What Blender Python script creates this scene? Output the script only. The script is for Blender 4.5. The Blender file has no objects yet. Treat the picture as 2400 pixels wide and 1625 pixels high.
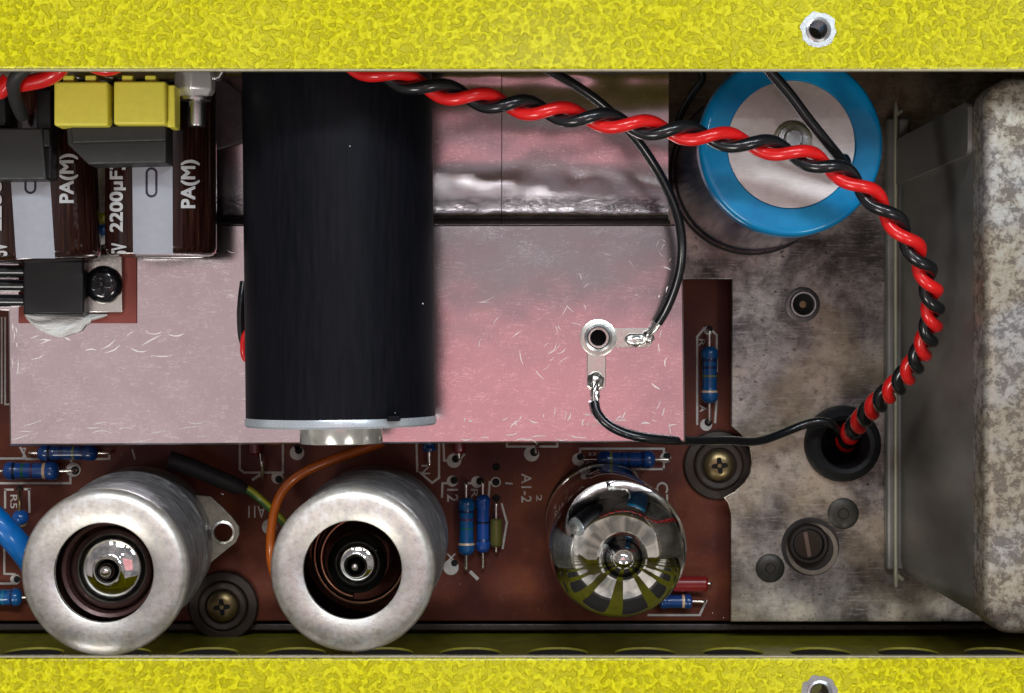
import bpy, bmesh, math, random
from mathutils import Vector, Matrix, noise
from mathutils.geometry import tessellate_polygon
random.seed(7)
PI = math.pi
C = bpy.context.scene.collection
sc = bpy.context.scene
sc.unit_settings.scale_length = 0.01            # one unit is one centimetre

# ------------------------------------------------------------------ camera
DIST, FPX = 30.0, 4140.0
cd = bpy.data.cameras.new('camera')
cd.sensor_width = 36.0
cd.lens = FPX / 2400.0 * 36.0
cd.clip_start = 0.5
cd.clip_end = 500
cam = bpy.data.objects.new('camera', cd)
cam.location = (0, 0, DIST)
C.objects.link(cam)
sc.camera = cam
sc.view_settings.view_transform = 'Standard'
sc.view_settings.look = 'None'
sc.view_settings.exposure = 0.22
sc.view_settings.gamma = 1.0

# ------------------------------------------------------------------ room light
w = bpy.data.worlds.new('World')
sc.world = w
w.use_nodes = True
wn = w.node_tree
bg = wn.nodes['Background']
wtc = wn.nodes.new('ShaderNodeTexCoord')
wsep = wn.nodes.new('ShaderNodeSeparateXYZ')
wramp = wn.nodes.new('ShaderNodeValToRGB')
wn.links.new(wtc.outputs['Generated'], wsep.inputs[0])
wn.links.new(wsep.outputs['Z'], wramp.inputs[0])
wn.links.new(wramp.outputs[0], bg.inputs[0])
wramp.color_ramp.elements[0].position = 0.0
wramp.color_ramp.elements[0].color = (1.0, 1.0, 0.99, 1)
wramp.color_ramp.elements[1].position = 1.0
wramp.color_ramp.elements[1].color = (0.50, 0.50, 0.56, 1)
e = wramp.color_ramp.elements.new(0.35); e.color = (0.36, 0.33, 0.30, 1)
wno = wn.nodes.new('ShaderNodeTexNoise'); wno.inputs['Scale'].default_value = 3.2; wno.inputs['Detail'].default_value = 3
wn.links.new(wtc.outputs['Generated'], wno.inputs['Vector'])
wr2 = wn.nodes.new('ShaderNodeValToRGB'); wn.links.new(wno.outputs['Fac'], wr2.inputs[0])
wr2.color_ramp.elements[0].position = 0.42; wr2.color_ramp.elements[0].color = (0.55, 0.53, 0.52, 1)
wr2.color_ramp.elements[1].position = 0.62; wr2.color_ramp.elements[1].color = (1.35, 1.22, 1.15, 1)
wmx = wn.nodes.new('ShaderNodeMix'); wmx.data_type = 'RGBA'; wmx.blend_type = 'MULTIPLY'; wmx.inputs[0].default_value = 1.0
wn.links.new(wramp.outputs[0], wmx.inputs[6]); wn.links.new(wr2.outputs[0], wmx.inputs[7]); wn.links.new(wmx.outputs[2], bg.inputs[0])
bg.inputs[1].default_value = 0.5

def area(name, loc, target, sx, sy, watt, col=(1, 1, 1)):
    d = bpy.data.lights.new(name, 'AREA')
    d.shape = 'RECTANGLE'; d.size = sx; d.size_y = sy; d.energy = watt; d.color = col
    o = bpy.data.objects.new(name, d)
    o.location = loc
    o.rotation_euler = (Vector(target) - Vector(loc)).to_track_quat('-Z', 'Y').to_euler()
    C.objects.link(o)
    return o
# workshop lamps; pinkish panel, spot and shirt lamp are added for metal reflections
area('ceiling_lamp', (-26, -37, 55), (-3, -2, 0), 22, 12, 12500, (1.0, 0.97, 0.92))
area('ceiling_lamp', (26, -36, 56), (3, 0, 0), 14, 12, 6500, (1.0, 0.96, 0.90))
area('window_light', (-1, 33, 60), (0, 0, 0), 15, 8, 9500, (0.88, 0.94, 1.0))
area('desk_lamp', (-16, 30, 52), (0, 0, 0), 4, 4, 2600, (0.90, 0.95, 1.0))
area('desk_lamp', (12, 26, 50), (0, 0, 0), 3, 3, 1800, (0.90, 0.95, 1.0))
area('added_plate_fill', (-18, 0, 64), (-18, 0, 0), 20, 22, 500, (1.0, 0.74, 0.73))  # unseen panel, added so the plate's left end reflects a pinkish grey
area('window_light', (25, 22, 54), (0, 0, 0), 9, 9, 5200, (0.80, 0.91, 1.0))
area('added_glare_lamp', (1.2, 12.3, 62), (1.2, 12.3, 0), 3.6, 1.4, 420, (1, 1, 1))  # small lamp added to put the white glare on the bent foot
area('shirt_stand_in_lamp', (0.8, -2.9, 33), (0.8, -2.9, 0), 11.5, 8.4, 170, (1.0, 0.30, 0.33))  # added glowing stand-in for the unlit shirt and hand mirrored in the plate

# ------------------------------------------------------------------ helpers
def P(px, py, z=0.0):
    k = (DIST - z) / FPX
    return Vector(((px - 1200.0) * k, (812.5 - py) * k, z))
def S(n, z=0.0):
    return n * (DIST - z) / FPX

def finish(bm, name, mat=None, parent=None, smooth=True, ang=35, bevel=0, kind=None, label=None, seg=2):
    me = bpy.data.meshes.new(name)
    bmesh.ops.recalc_face_normals(bm, faces=bm.faces)
    bm.to_mesh(me); bm.free()
    o = bpy.data.objects.new(name, me)
    C.objects.link(o)
    if mat:
        for m in (mat if isinstance(mat, (list, tuple)) else [mat]):
            me.materials.append(m)
    if smooth:
        me.shade_smooth()
        me.set_sharp_from_angle(angle=math.radians(ang))
    if parent is not None:
        root = parent
        while root.parent: root = root.parent
        me.transform(Matrix.Translation(-root.location))
        o.parent = parent
    if bevel:
        b = o.modifiers.new('bevel', 'BEVEL')
        b.width = bevel; b.segments = seg; b.limit_method = 'ANGLE'; b.angle_limit = math.radians(30)
        b.harden_normals = False
    if kind: o['kind'] = kind
    if label: o['label'] = label
    return o

def thing(name, label, cat, loc, group=None):
    o = bpy.data.objects.new(name, None)
    o.empty_display_size = 0.2
    o.location = loc
    o['label'] = label; o['category'] = cat
    if group: o['group'] = group
    C.objects.link(o)
    return o
def tag(o, label, cat, group=None):
    o['label'] = label; o['category'] = cat
    if group: o['group'] = group
    return o

def bm_box(bm, x0, x1, y0, y1, z0, z1):
    v = [bm.verts.new(p) for p in ((x0,y0,z0),(x1,y0,z0),(x1,y1,z0),(x0,y1,z0),(x0,y0,z1),(x1,y0,z1),(x1,y1,z1),(x0,y1,z1))]
    for f in ((0,3,2,1),(4,5,6,7),(0,1,5,4),(1,2,6,5),(2,3,7,6),(3,0,4,7)):
        bm.faces.new([v[i] for i in f])
def box(name, x0, x1, y0, y1, z0, z1, mat, parent=None, bevel=0.02, **k):
    bm = bmesh.new(); bm_box(bm, min(x0,x1), max(x0,x1), min(y0,y1), max(y0,y1), z0, z1)
    return finish(bm, name, mat, parent, bevel=bevel, **k)
def pbox(name, px0, px1, py0, py1, z0, z1, mat, parent=None, bevel=0.02, **k):
    a = P(px0, py0, z1); b = P(px1, py1, z1)
    return box(name, a.x, b.x, b.y, a.y, z0, z1, mat, parent, bevel, **k)

def lathe_bm(bm, prof, c, axis='z', seg=64, rot=None, closed=False):
    c = Vector(c)
    rings = []
    for (r, h) in prof:
        if r < 1e-6:
            rings.append([bm.verts.new(_ax(c, 0, 0, h, axis))])
        else:
            rings.append([bm.verts.new(_ax(c, r*math.cos(2*PI*i/seg), r*math.sin(2*PI*i/seg), h, axis)) for i in range(seg)])
    pairs = list(zip(rings, rings[1:]))
    if closed: pairs.append((rings[-1], rings[0]))
    for a, b in pairs:
        for i in range(seg):
            j = (i+1) % seg
            q = []
            for vv in (a[i % len(a)], a[j % len(a)], b[j % len(b)], b[i % len(b)]):
                if vv not in q: q.append(vv)
            if len(q) >= 3:
                try: bm.faces.new(q)
                except ValueError: pass
def _ax(c, a, b, h, axis):
    if axis == 'z': return c + Vector((a, b, h))
    if axis == 'y': return c + Vector((a, h, b))
    if axis == 'x': return c + Vector((h, a, b))
    m = axis
    return c + m @ Vector((a, b, h))
def lathe(name, prof, c, mat, parent=None, axis='z', seg=64, closed=False, **k):
    bm = bmesh.new(); lathe_bm(bm, prof, c, axis, seg, closed=closed)
    return finish(bm, name, mat, parent, **k)

def spline(pts, n=8):
    pts = [Vector(p) for p in pts]
    out = []
    Q = [2*pts[0]-pts[1]] + pts + [2*pts[-1]-pts[-2]]
    for i in range(1, len(Q)-2):
        p0, p1, p2, p3 = Q[i-1], Q[i], Q[i+1], Q[i+2]
        for s in range(n):
            t = s / n
            out.append(0.5*((2*p1)+(-p0+p2)*t+(2*p0-5*p1+4*p2-p3)*t*t+(-p0+3*p1-3*p2+p3)*t**3))
    out.append(pts[-1])
    return out
def frames(path):
    T = []
    for i in range(len(path)):
        a = path[max(0, i-1)]; b = path[min(len(path)-1, i+1)]
        T.append((b-a).normalized())
    N = []
    n = Vector((0, 0, 1))
    if abs(T[0].dot(n)) > 0.95: n = Vector((1, 0, 0))
    for t in T:
        n = (n - t*n.dot(t)).normalized()
        N.append(n)
    return T, N
def tube_bm(bm, path, rad, seg=12, cap=True):
    T, N = frames(path)
    rings = []
    for i, p in enumerate(path):
        r = rad(i/(len(path)-1)) if callable(rad) else rad
        b = T[i].cross(N[i])
        rings.append([bm.verts.new(p + (N[i]*math.cos(2*PI*k/seg) + b*math.sin(2*PI*k/seg))*r) for k in range(seg)])
    for a, b in zip(rings, rings[1:]):
        for k in range(seg):
            bm.faces.new([a[k], a[(k+1)%seg], b[(k+1)%seg], b[k]])
    if cap:
        bm.faces.new(rings[0]); bm.faces.new(list(reversed(rings[-1])))
def tube(name, path, rad, mat, parent=None, seg=12, **k):
    bm = bmesh.new(); tube_bm(bm, path, rad, seg)
    return finish(bm, name, mat, parent, ang=50, **k)

def circle(cx, cy, r, n=40, a0=0):
    return [(cx + r*math.cos(a0+2*PI*i/n), cy + r*math.sin(a0+2*PI*i/n)) for i in range(n)]
def offset_loop(l, d):
    """move a closed loop inwards (d > 0) or outwards by d"""
    n = len(l); A = sum(l[i][0]*l[(i+1) % n][1]-l[(i+1) % n][0]*l[i][1] for i in range(n))
    sg = 1 if A > 0 else -1; out = []
    for i in range(n):
        p = Vector(l[i]); a = (p-Vector(l[i-1])).normalized(); b = (Vector(l[(i+1) % n])-p).normalized()
        na = Vector((-a.y, a.x))*sg; nb = Vector((-b.y, b.x))*sg; m_ = na+nb
        if m_.length < 1e-4: m_ = na.copy()
        m_.normalize(); q = p + m_*(d/max(0.35, m_.dot(na))); out.append((q.x, q.y))
    return out
def prism_bm(bm, outer, holes, z0, z1, fn=None, cham=0.0):
    fn = fn or (lambda u, v, h: Vector((u, v, h)))
    loops = [[tuple(p[:2]) for p in outer]] + [list(h) for h in holes]
    flat = [p for l in loops for p in l]
    bot = [bm.verts.new(fn(p[0], p[1], z0)) for p in flat]
    if cham:
        cham = min(cham, (z1-z0)*0.45)
        inner = [offset_loop(loops[0], cham)] + [offset_loop(h, -cham*0.6) for h in loops[1:]]
        inn2 = [offset_loop(loops[0], cham*0.3)] + [offset_loop(h, -cham*0.18) for h in loops[1:]]
        low = [bm.verts.new(fn(p[0], p[1], z1-cham)) for p in flat]
        mid = [bm.verts.new(fn(p[0], p[1], z1-cham*0.3)) for l in inn2 for p in l]
        flat = [p for l in inner for p in l]
        top = [bm.verts.new(fn(p[0], p[1], z1)) for p in flat]
        k = 0
        for l in inner:
            n = len(l)
            for i in range(n):
                j = (i+1) % n
                bm.faces.new([top[k+i], top[k+j], mid[k+j], mid[k+i]])
                bm.faces.new([mid[k+i], mid[k+j], low[k+j], low[k+i]])
            k += n
        tris = tessellate_polygon([[Vector((p[0], p[1], 0)) for p in l] for l in inner])
        ttop, top = top, low
    else:
        tris = tessellate_polygon([[Vector((p[0], p[1], 0)) for p in l] for l in loops])
        top = [bm.verts.new(fn(p[0], p[1], z1)) for p in flat]
        ttop = top
    for t in tris:
        try:
            bm.faces.new([ttop[i] for i in t]); bm.faces.new([bot[i] for i in reversed(t)])
        except ValueError: pass
    k = 0
    for l in loops:
        n = len(l)
        for i in range(n):
            j = (i+1) % n
            try: bm.faces.new([top[k+i], top[k+j], bot[k+j], bot[k+i]])
            except ValueError: pass
        k += n
def prism(name, outer, z0, z1, mat, parent=None, holes=(), fn=None, bevel=0.0, **k):
    k.pop('seg', None)
    bm = bmesh.new(); prism_bm(bm, outer, holes, z0, z1, fn, bevel)
    return finish(bm, name, mat, parent, ang=9 if len(outer) < 12 else 18, **k)
def pprism(name, pxs, z0, z1, mat, parent=None, **k):
    return prism(name, [tuple(P(x, y, z1)[:2]) for x, y in pxs], z0, z1, mat, parent, **k)

def rrect(x0, x1, y0, y1, r, n=6):
    out = []
    for cx, cy, a in ((x1-r, y1-r, 0), (x0+r, y1-r, PI/2), (x0+r, y0+r, PI), (x1-r, y0+r, 1.5*PI)):
        for i in range(n+1):
            t = a + PI/2*i/n
            out.append((cx+r*math.cos(t), cy+r*math.sin(t)))
    return out

def text_mesh(body, bold=0.0, ext=0.0):
    cu = bpy.data.curves.new('lettering', 'FONT')
    cu.body = body; cu.size = 1; cu.offset = bold; cu.extrude = ext; cu.resolution_u = 4
    o = bpy.data.objects.new('lettering', cu); C.objects.link(o)
    dg = bpy.context.evaluated_depsgraph_get(); dg.update()
    me = bpy.data.meshes.new_from_object(o.evaluated_get(dg))
    bpy.data.objects.remove(o); bpy.data.curves.remove(cu)
    return me
def text_px(name, body, box_, rot, surf, mat, parent, bold=0.0, flip=False, slices=0, thick=0.0):
    """lettering fitted to a rectangle and laid on the surface it is printed on; rot in quarter turns"""
    me = text_mesh(body, bold)
    bm = bmesh.new(); bm.from_mesh(me); bpy.data.meshes.remove(me)
    xs = [v.co.x for v in bm.verts]; ys = [v.co.y for v in bm.verts]
    x0, x1, y0, y1 = min(xs), max(xs), min(ys), max(ys)
    bx0, by0, bx1, by1 = box_
    if slices:
        for i in range(1, slices):
            yy = y0 + (y1-y0)*i/slices
            bmesh.ops.bisect_plane(bm, geom=bm.verts[:]+bm.edges[:]+bm.faces[:], plane_co=(0, yy, 0), plane_no=(0, 1, 0))
    src = bm.copy(); bm.free(); bm = bmesh.new(); fat = thick
    for q, (ox, oy) in enumerate(((0, 0), (fat, fat), (-fat, fat), (fat, -fat), (-fat, -fat)) if fat else ((0, 0),)):
        mp_ = {v: bm.verts.new(v.co + Vector((ox, oy, q*0.0012))) for v in src.verts}
        for f in src.faces: bm.faces.new([mp_[v] for v in f.verts])
    src.free()
    for v in bm.verts:
        lift = v.co.z
        u = (v.co.x-x0)/(x1-x0); t = (v.co.y-y0)/(y1-y0)
        if flip: u = 1-u
        if rot == 0: a, b = u, 1-t
        elif rot == 1: a, b = 1-t, 1-u        # reads upwards
        elif rot == 2: a, b = 1-u, t
        else: a, b = t, u                     # reads downwards
        if rot == 1: a = 1-t
        v.co = surf(bx0+(bx1-bx0)*a, by0+(by1-by0)*b) + Vector((0, 0, lift))
    return finish(bm, name, mat, parent, smooth=False)

# ------------------------------------------------------------------ materials
class M:
    def __init__(s, name, base=(0.5,0.5,0.5), rough=0.5, metal=0.0, coat=0.0, spec=0.5, trans=0.0, ior=1.45, aniso=0):
        s.m = bpy.data.materials.new(name); s.m.use_nodes = True
        s.t = s.m.node_tree; s.b = s.t.nodes['Principled BSDF']
        i = s.b.inputs
        i['Base Color'].default_value = (*base, 1); i['Roughness'].default_value = rough
        i['Metallic'].default_value = metal; i['Coat Weight'].default_value = coat
        i['Specular IOR Level'].default_value = spec; i['Transmission Weight'].default_value = trans
        i['IOR'].default_value = ior
        i['Anisotropic'].default_value = aniso
        i['Coat Roughness'].default_value = 0.08
        s.tc = None
    def n(s, ty, **kw):
        x = s.t.nodes.new(ty)
        for k, v in kw.items():
            if k in x.inputs.keys() if isinstance(k, str) else False: x.inputs[k].default_value = v
            else: setattr(x, k, v)
        return x
    def l(s, a, b): s.t.links.new(a, b)
    def coord(s, scale=(1,1,1), rot=(0,0,0)):
        if s.tc is None: s.tc = s.n('ShaderNodeTexCoord')
        mp = s.n('ShaderNodeMapping'); mp.inputs['Scale'].default_value = scale; mp.inputs['Rotation'].default_value = rot
        s.l(s.tc.outputs['Object'], mp.inputs[0]); return mp.outputs[0]
    def noise(s, sc_=5, det=4, rough=0.6, scale=(1,1,1), dist=0.0, rot=(0,0,0)):
        x = s.n('ShaderNodeTexNoise'); x.inputs['Scale'].default_value = sc_; x.inputs['Detail'].default_value = det
        x.inputs['Roughness'].default_value = rough; x.inputs['Distortion'].default_value = dist
        s.l(s.coord(scale, rot), x.inputs['Vector']); return x.outputs['Fac']
    def voro(s, sc_=5, feature='F1', scale=(1,1,1), rnd=1.0, out='Distance', vec=None):
        x = s.n('ShaderNodeTexVoronoi'); x.feature = feature; x.inputs['Scale'].default_value = sc_
        x.inputs['Randomness'].default_value = rnd
        s.l(vec if vec is not None else s.coord(scale), x.inputs['Vector']); return x.outputs[out]
    def ramp(s, fac, stops, interp='LINEAR'):
        x = s.n('ShaderNodeValToRGB'); cr = x.color_ramp; cr.interpolation = interp
        while len(cr.elements) < len(stops): cr.elements.new(0.5)
        for e_, (p, c) in zip(cr.elements, stops):
            e_.position = p; e_.color = (*c, 1) if isinstance(c, tuple) else (c, c, c, 1)
        s.l(fac, x.inputs[0]); return x.outputs[0]
    def mix(s, fac, a, b, mode='MIX'):
        x = s.n('ShaderNodeMix'); x.data_type = 'RGBA'; x.blend_type = mode
        for sock, v in ((x.inputs[0], fac), (x.inputs[6], a), (x.inputs[7], b)):
            if hasattr(v, 'is_linked') or hasattr(v, 'links'): s.l(v, sock)
            elif isinstance(v, tuple): sock.default_value = (*v, 1)
            else: sock.default_value = v
        return x.outputs[2]
    def math(s, op, a, b=0.0):
        x = s.n('ShaderNodeMath'); x.operation = op
        for sock, v in ((x.inputs[0], a), (x.inputs[1], b)):
            if hasattr(v, 'links'): s.l(v, sock)
            else: sock.default_value = v
        return x.outputs[0]
    def col(s, o): s.l(o, s.b.inputs['Base Color']); return s
    def rough(s, o): s.l(o, s.b.inputs['Roughness']); return s
    def bump(s, o, strength=0.3, dist=0.02):
        x = s.n('ShaderNodeBump'); x.inputs['Strength'].default_value = strength; x.inputs['Distance'].default_value = dist
        prev = s.b.inputs['Normal']
        if prev.is_linked: s.l(prev.links[0].from_socket, x.inputs['Normal'])
        s.l(o, x.inputs['Height']); s.l(x.outputs[0], s.b.inputs['Normal']); return s

def simple(name, base, rough=0.5, metal=0.0, grain=0.0, **k):
    m = M(name, base, rough, metal, **k)
    if grain:
        f = m.noise(9, 5, 0.65)
        m.col(m.mix(1.0, tuple(base), m.ramp(f, [(0.25, 1.0-grain), (0.75, 1.0)]), 'MULTIPLY'))
        m.rough(m.ramp(f, [(0.3, min(1, rough*1.2)), (0.7, rough*0.8)]))
        m.bump(m.noise(22, 4, 0.6), 0.15, 0.01)
    return m.m

def yellow_paint():
    m = M('yellow_hammered_paint', (0.7, 0.64, 0.01), 0.42, spec=0.22)
    # worm-like blobs with narrow valleys between
    warp = m.n('ShaderNodeTexNoise'); warp.inputs['Scale'].default_value = 7; warp.inputs['Detail'].default_value = 3
    m.l(m.coord(), warp.inputs['Vector'])
    add = m.n('ShaderNodeVectorMath'); add.operation = 'MULTIPLY_ADD'
    m.l(warp.outputs['Color'], add.inputs[0]); add.inputs[1].default_value = (0.16, 0.16, 0.0); m.l(m.coord(), add.inputs[2])
    v1 = m.voro(10.0, 'SMOOTH_F1', vec=add.outputs[0])
    m.t.nodes[-1].inputs['Smoothness'].default_value = 0.5
    h = m.ramp(v1, [(0.18, 1.0), (0.34, 0.8), (0.50, 0.15), (0.6, 0.0)])
    n2 = m.noise(13, 1.0, 0.4, dist=0.15)
    big = m.noise(0.55, 2, 0.5)
    k = m.mix(0.66, h, m.ramp(n2, [(0.38, 0.0), (0.52, 0.5), (0.66, 1.0)]))
    c = m.ramp(k, [(0.10, (0.46, 0.425, 0.0)), (0.38, (0.61, 0.57, 0.0)), (0.80, (0.75, 0.715, 0.003))])
    c = m.mix(m.ramp(big, [(0.4, 0.0), (0.7, 0.35)]), c, (0.70, 0.67, 0.04))
    m.col(c)
    m.bump(k, 0.95, 0.05); m.b.inputs['Coat Weight'].default_value = 0.25; m.b.inputs['Coat Roughness'].default_value = 0.18
    m.bump(m.noise(45, 3, 0.6), 0.15, 0.01)
    return m.m
MY = yellow_paint()

def aluminium(name, base=(0.80, 0.74, 0.75), rough=0.34, streak=(26, 1.1, 1), stain=0.5, scr=True):
    m = M(name, base, rough, 1.0)
    st = m.noise(5, 6, 0.7, scale=streak)
    fine = m.noise(60, 3, 0.7)
    blot = m.noise(1.7, 5, 0.65)
    c = m.mix(m.ramp(st, [(0.35, 0.0), (0.7, 0.55)]), tuple(x*0.80 for x in base), tuple(min(1, x*1.08) for x in base))
    c = m.mix(m.ramp(blot, [(0.45, 0.0), (0.75, stain)]), c, tuple(x*0.74 for x in base))
    if scr:
        for rz, s_, th in ((0.35, 3.1, 0.012), (-0.5, 2.3, 0.010), (1.2, 2.0, 0.008), (0.05, 3.6, 0.012)):
            a = m.noise(s_, 3, 0.5, scale=(1.0, 5.0, 1), rot=(0, 0, rz), dist=0.6)
            line = m.ramp(a, [(0.5-th, 0.0), (0.5, 1.0), (0.5+th, 0.0)])
            gate = m.ramp(m.noise(1.4*s_, 2, 0.5, rot=(0, 0, rz+1)), [(0.52, 0.0), (0.57, 1.0)])
            c = m.mix(m.math('MULTIPLY', m.math('MULTIPLY', line, gate), 0.8), c, (0.95, 0.92, 0.90))
    m.col(c)
    m.rough(m.mix(1.0, m.ramp(st, [(0.2, rough*1.25), (0.8, rough*0.8)]), m.ramp(fine, [(0.2, 1.0), (0.8, 0.85)]), 'MULTIPLY'))
    m.bump(st, 0.05, 0.008); m.bump(fine, 0.03, 0.004); m.bump(m.noise(0.6, 2, 0.45), 0.42, 0.07)
    return m.m
MAL = aluminium('brushed_aluminium', (0.74, 0.67, 0.68), 0.155)  # faint pink tint, also on the foot, paints in the mirrored shirt and hand
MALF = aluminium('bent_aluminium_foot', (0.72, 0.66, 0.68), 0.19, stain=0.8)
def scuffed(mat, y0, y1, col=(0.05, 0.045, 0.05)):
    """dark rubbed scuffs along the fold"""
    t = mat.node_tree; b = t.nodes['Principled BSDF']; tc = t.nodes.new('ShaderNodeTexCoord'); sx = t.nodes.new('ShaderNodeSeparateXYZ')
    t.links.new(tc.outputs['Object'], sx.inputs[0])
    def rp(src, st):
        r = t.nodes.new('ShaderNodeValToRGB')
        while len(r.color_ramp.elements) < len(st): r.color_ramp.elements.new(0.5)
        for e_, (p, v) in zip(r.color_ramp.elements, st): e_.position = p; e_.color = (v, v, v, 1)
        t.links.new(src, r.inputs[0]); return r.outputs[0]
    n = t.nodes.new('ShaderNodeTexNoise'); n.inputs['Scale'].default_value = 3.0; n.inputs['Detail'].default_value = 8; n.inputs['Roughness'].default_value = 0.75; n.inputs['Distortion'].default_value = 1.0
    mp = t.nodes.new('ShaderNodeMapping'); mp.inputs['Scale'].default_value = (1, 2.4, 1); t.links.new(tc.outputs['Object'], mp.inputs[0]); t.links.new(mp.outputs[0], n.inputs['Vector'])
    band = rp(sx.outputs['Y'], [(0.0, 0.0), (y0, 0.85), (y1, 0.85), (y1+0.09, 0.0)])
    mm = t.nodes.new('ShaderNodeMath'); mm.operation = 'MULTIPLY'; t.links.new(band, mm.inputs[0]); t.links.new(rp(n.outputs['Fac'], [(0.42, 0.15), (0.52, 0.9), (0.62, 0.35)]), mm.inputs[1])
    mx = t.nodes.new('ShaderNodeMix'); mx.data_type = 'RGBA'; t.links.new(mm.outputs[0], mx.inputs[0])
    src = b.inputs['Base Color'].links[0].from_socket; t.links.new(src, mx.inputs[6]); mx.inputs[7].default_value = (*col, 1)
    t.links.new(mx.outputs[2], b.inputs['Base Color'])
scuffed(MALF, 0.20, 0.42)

def can_metal():
    m = M('can_aluminium', (0.80, 0.80, 0.78), 0.5, 0.8)
    a = m.noise(3.2, 6, 0.7); b = m.noise(14, 5, 0.7); s_ = m.noise(26, 3, 0.6)
    c = m.ramp(a, [(0.35, (0.90, 0.90, 0.89)), (0.52, (0.80, 0.76, 0.68)), (0.66, (0.60, 0.59, 0.57))])
    c = m.mix(m.ramp(b, [(0.48, 0.0), (0.66, 0.4)]), c, (0.52, 0.51, 0.48))
    c = m.mix(m.ramp(s_, [(0.70, 0.0), (0.76, 0.5)]), c, (0.25, 0.22, 0.19))
    m.col(c); m.rough(m.ramp(b, [(0.3, 0.50), (0.7, 0.36)])); m.bump(b, 0.15, 0.02); m.bump(s_, 0.2, 0.006)
    return m.m
MCAN = can_metal()
def can_side():
    m = M('worn_can_side', (0.42, 0.42, 0.42), 0.4, 0.4)
    a = m.noise(3.0, 6, 0.75, scale=(1, 1, 3.5), dist=0.8); b = m.noise(10, 5, 0.7, scale=(1, 1, 5))
    c = m.ramp(a, [(0.36, (0.12, 0.12, 0.13)), (0.50, (0.30, 0.30, 0.31)), (0.62, (0.62, 0.61, 0.60))])
    c = m.mix(m.ramp(b, [(0.5, 0.0), (0.7, 0.45)]), c, (0.10, 0.10, 0.10))
    m.col(c); m.rough(m.ramp(b, [(0.3, 0.28), (0.7, 0.55)])); m.bump(b, 0.35, 0.03); m.bump(a, 0.2, 0.04)
    return m.m
MCANS = can_side()

def steel():
    m = M('tarnished_steel', (0.36, 0.33, 0.31), 0.45, 0.85)
    a = m.noise(0.8, 7, 0.66, dist=0.3)
    b = m.noise(3.6, 9, 0.78, dist=0.35)
    s_ = m.noise(11, 3, 0.6, scale=(1, 1.5, 1), dist=0.5)
    hs = m.noise(3, 6, 0.7, scale=(1, 9, 1))
    c = m.ramp(a, [(0.40, (0.055, 0.052, 0.052)), (0.48, (0.19, 0.18, 0.175)), (0.56, (0.42, 0.40, 0.37)), (0.68, (0.64, 0.59, 0.49))])
    c = m.mix(m.ramp(b, [(0.44, 0.0), (0.64, 0.62)]), c, (0.15, 0.12, 0.105))
    c = m.mix(m.ramp(hs, [(0.52, 0.0), (0.7, 0.45)]), c, (0.66, 0.63, 0.60))
    c = m.mix(m.ramp(s_, [(0.64, 0.0), (0.68, 0.85)]), c, (0.03, 0.022, 0.02))
    c = m.mix(m.ramp(m.noise(0.45, 3, 0.5, rot=(0.3, 0.8, 0)), [(0.45, 0.0), (0.62, 0.5)]), c, (0.66, 0.55, 0.36))
    c = m.mix(m.ramp(m.noise(5.5, 6, 0.8), [(0.5, 0.0), (0.62, 0.45)]), c, (0.085, 0.07, 0.06))
    m.col(c); m.rough(m.ramp(b, [(0.3, 0.27), (0.7, 0.50)])); m.bump(b, 0.2, 0.02); m.bump(s_, -0.15, 0.01)
    return m.m
MST = steel()
def side_steel():
    m = M('dull_transformer_steel', (0.2, 0.19, 0.17), 0.42, 0.55)
    a = m.noise(1.0, 5, 0.6, scale=(1, 1, 0.4)); b = m.noise(14, 4, 0.7, scale=(1, 1, 5))
    c = m.ramp(a, [(0.3, (0.17, 0.168, 0.155)), (0.7, (0.30, 0.295, 0.27))])
    c = m.mix(m.ramp(b, [(0.62, 0.0), (0.75, 0.4)]), c, (0.42, 0.42, 0.38))
    m.col(c); m.rough(m.ramp(b, [(0.3, 0.38), (0.7, 0.5)])); m.bump(b, 0.15, 0.01)
    return m.m
MTS = side_steel()
def spangle():
    m = M('mottled_zinc', (0.6, 0.6, 0.55), 0.45, 0.55)
    a = m.noise(6.5, 8, 0.74, dist=0.3); b = m.noise(0.8, 4, 0.6); f = m.voro(11, 'F1')
    c = m.ramp(a, [(0.36, (0.44, 0.42, 0.35)), (0.48, (0.33, 0.29, 0.22)), (0.56, (0.13, 0.105, 0.08)), (0.72, (0.26, 0.23, 0.20))])
    c = m.mix(m.ramp(b, [(0.45, 0.0), (0.62, 0.8)]), c, m.ramp(a, [(0.38, (0.50, 0.51, 0.50)), (0.49, (0.38, 0.38, 0.38)), (0.57, (0.17, 0.165, 0.165))]))
    m.col(c); m.rough(m.ramp(a, [(0.4, 0.36), (0.65, 0.65)])); m.bump(a, -0.35, 0.03)
    return m.m
MZN = spangle()
def pcb():
    m = M('red_brown_board', (0.10, 0.022, 0.014), 0.30, coat=0.05, spec=0.3)
    a = m.noise(0.9, 5, 0.6); b = m.noise(6, 6, 0.7, dist=1.0)
    c = m.ramp(a, [(0.35, (0.085, 0.017, 0.012)), (0.55, (0.13, 0.027, 0.011)), (0.75, (0.19, 0.050, 0.012))])
    c = m.mix(m.ramp(b, [(0.56, 0.0), (0.78, 0.22)]), c, (0.30, 0.17, 0.13))
    m.col(c); m.rough(m.ramp(b, [(0.3, 0.40), (0.7, 0.6)])); m.bump(b, 0.06, 0.01)
    return m.m
MPCB = pcb()
MSILK = simple('white_board_print', (0.66, 0.62, 0.57), 0.6, grain=0.4)
MHOLE = simple('black_hole', (0.004, 0.004, 0.004), 0.8)
MBLK = simple('black_powder_tube', (0.006, 0.0065, 0.010), 0.30, grain=0.2)
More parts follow.
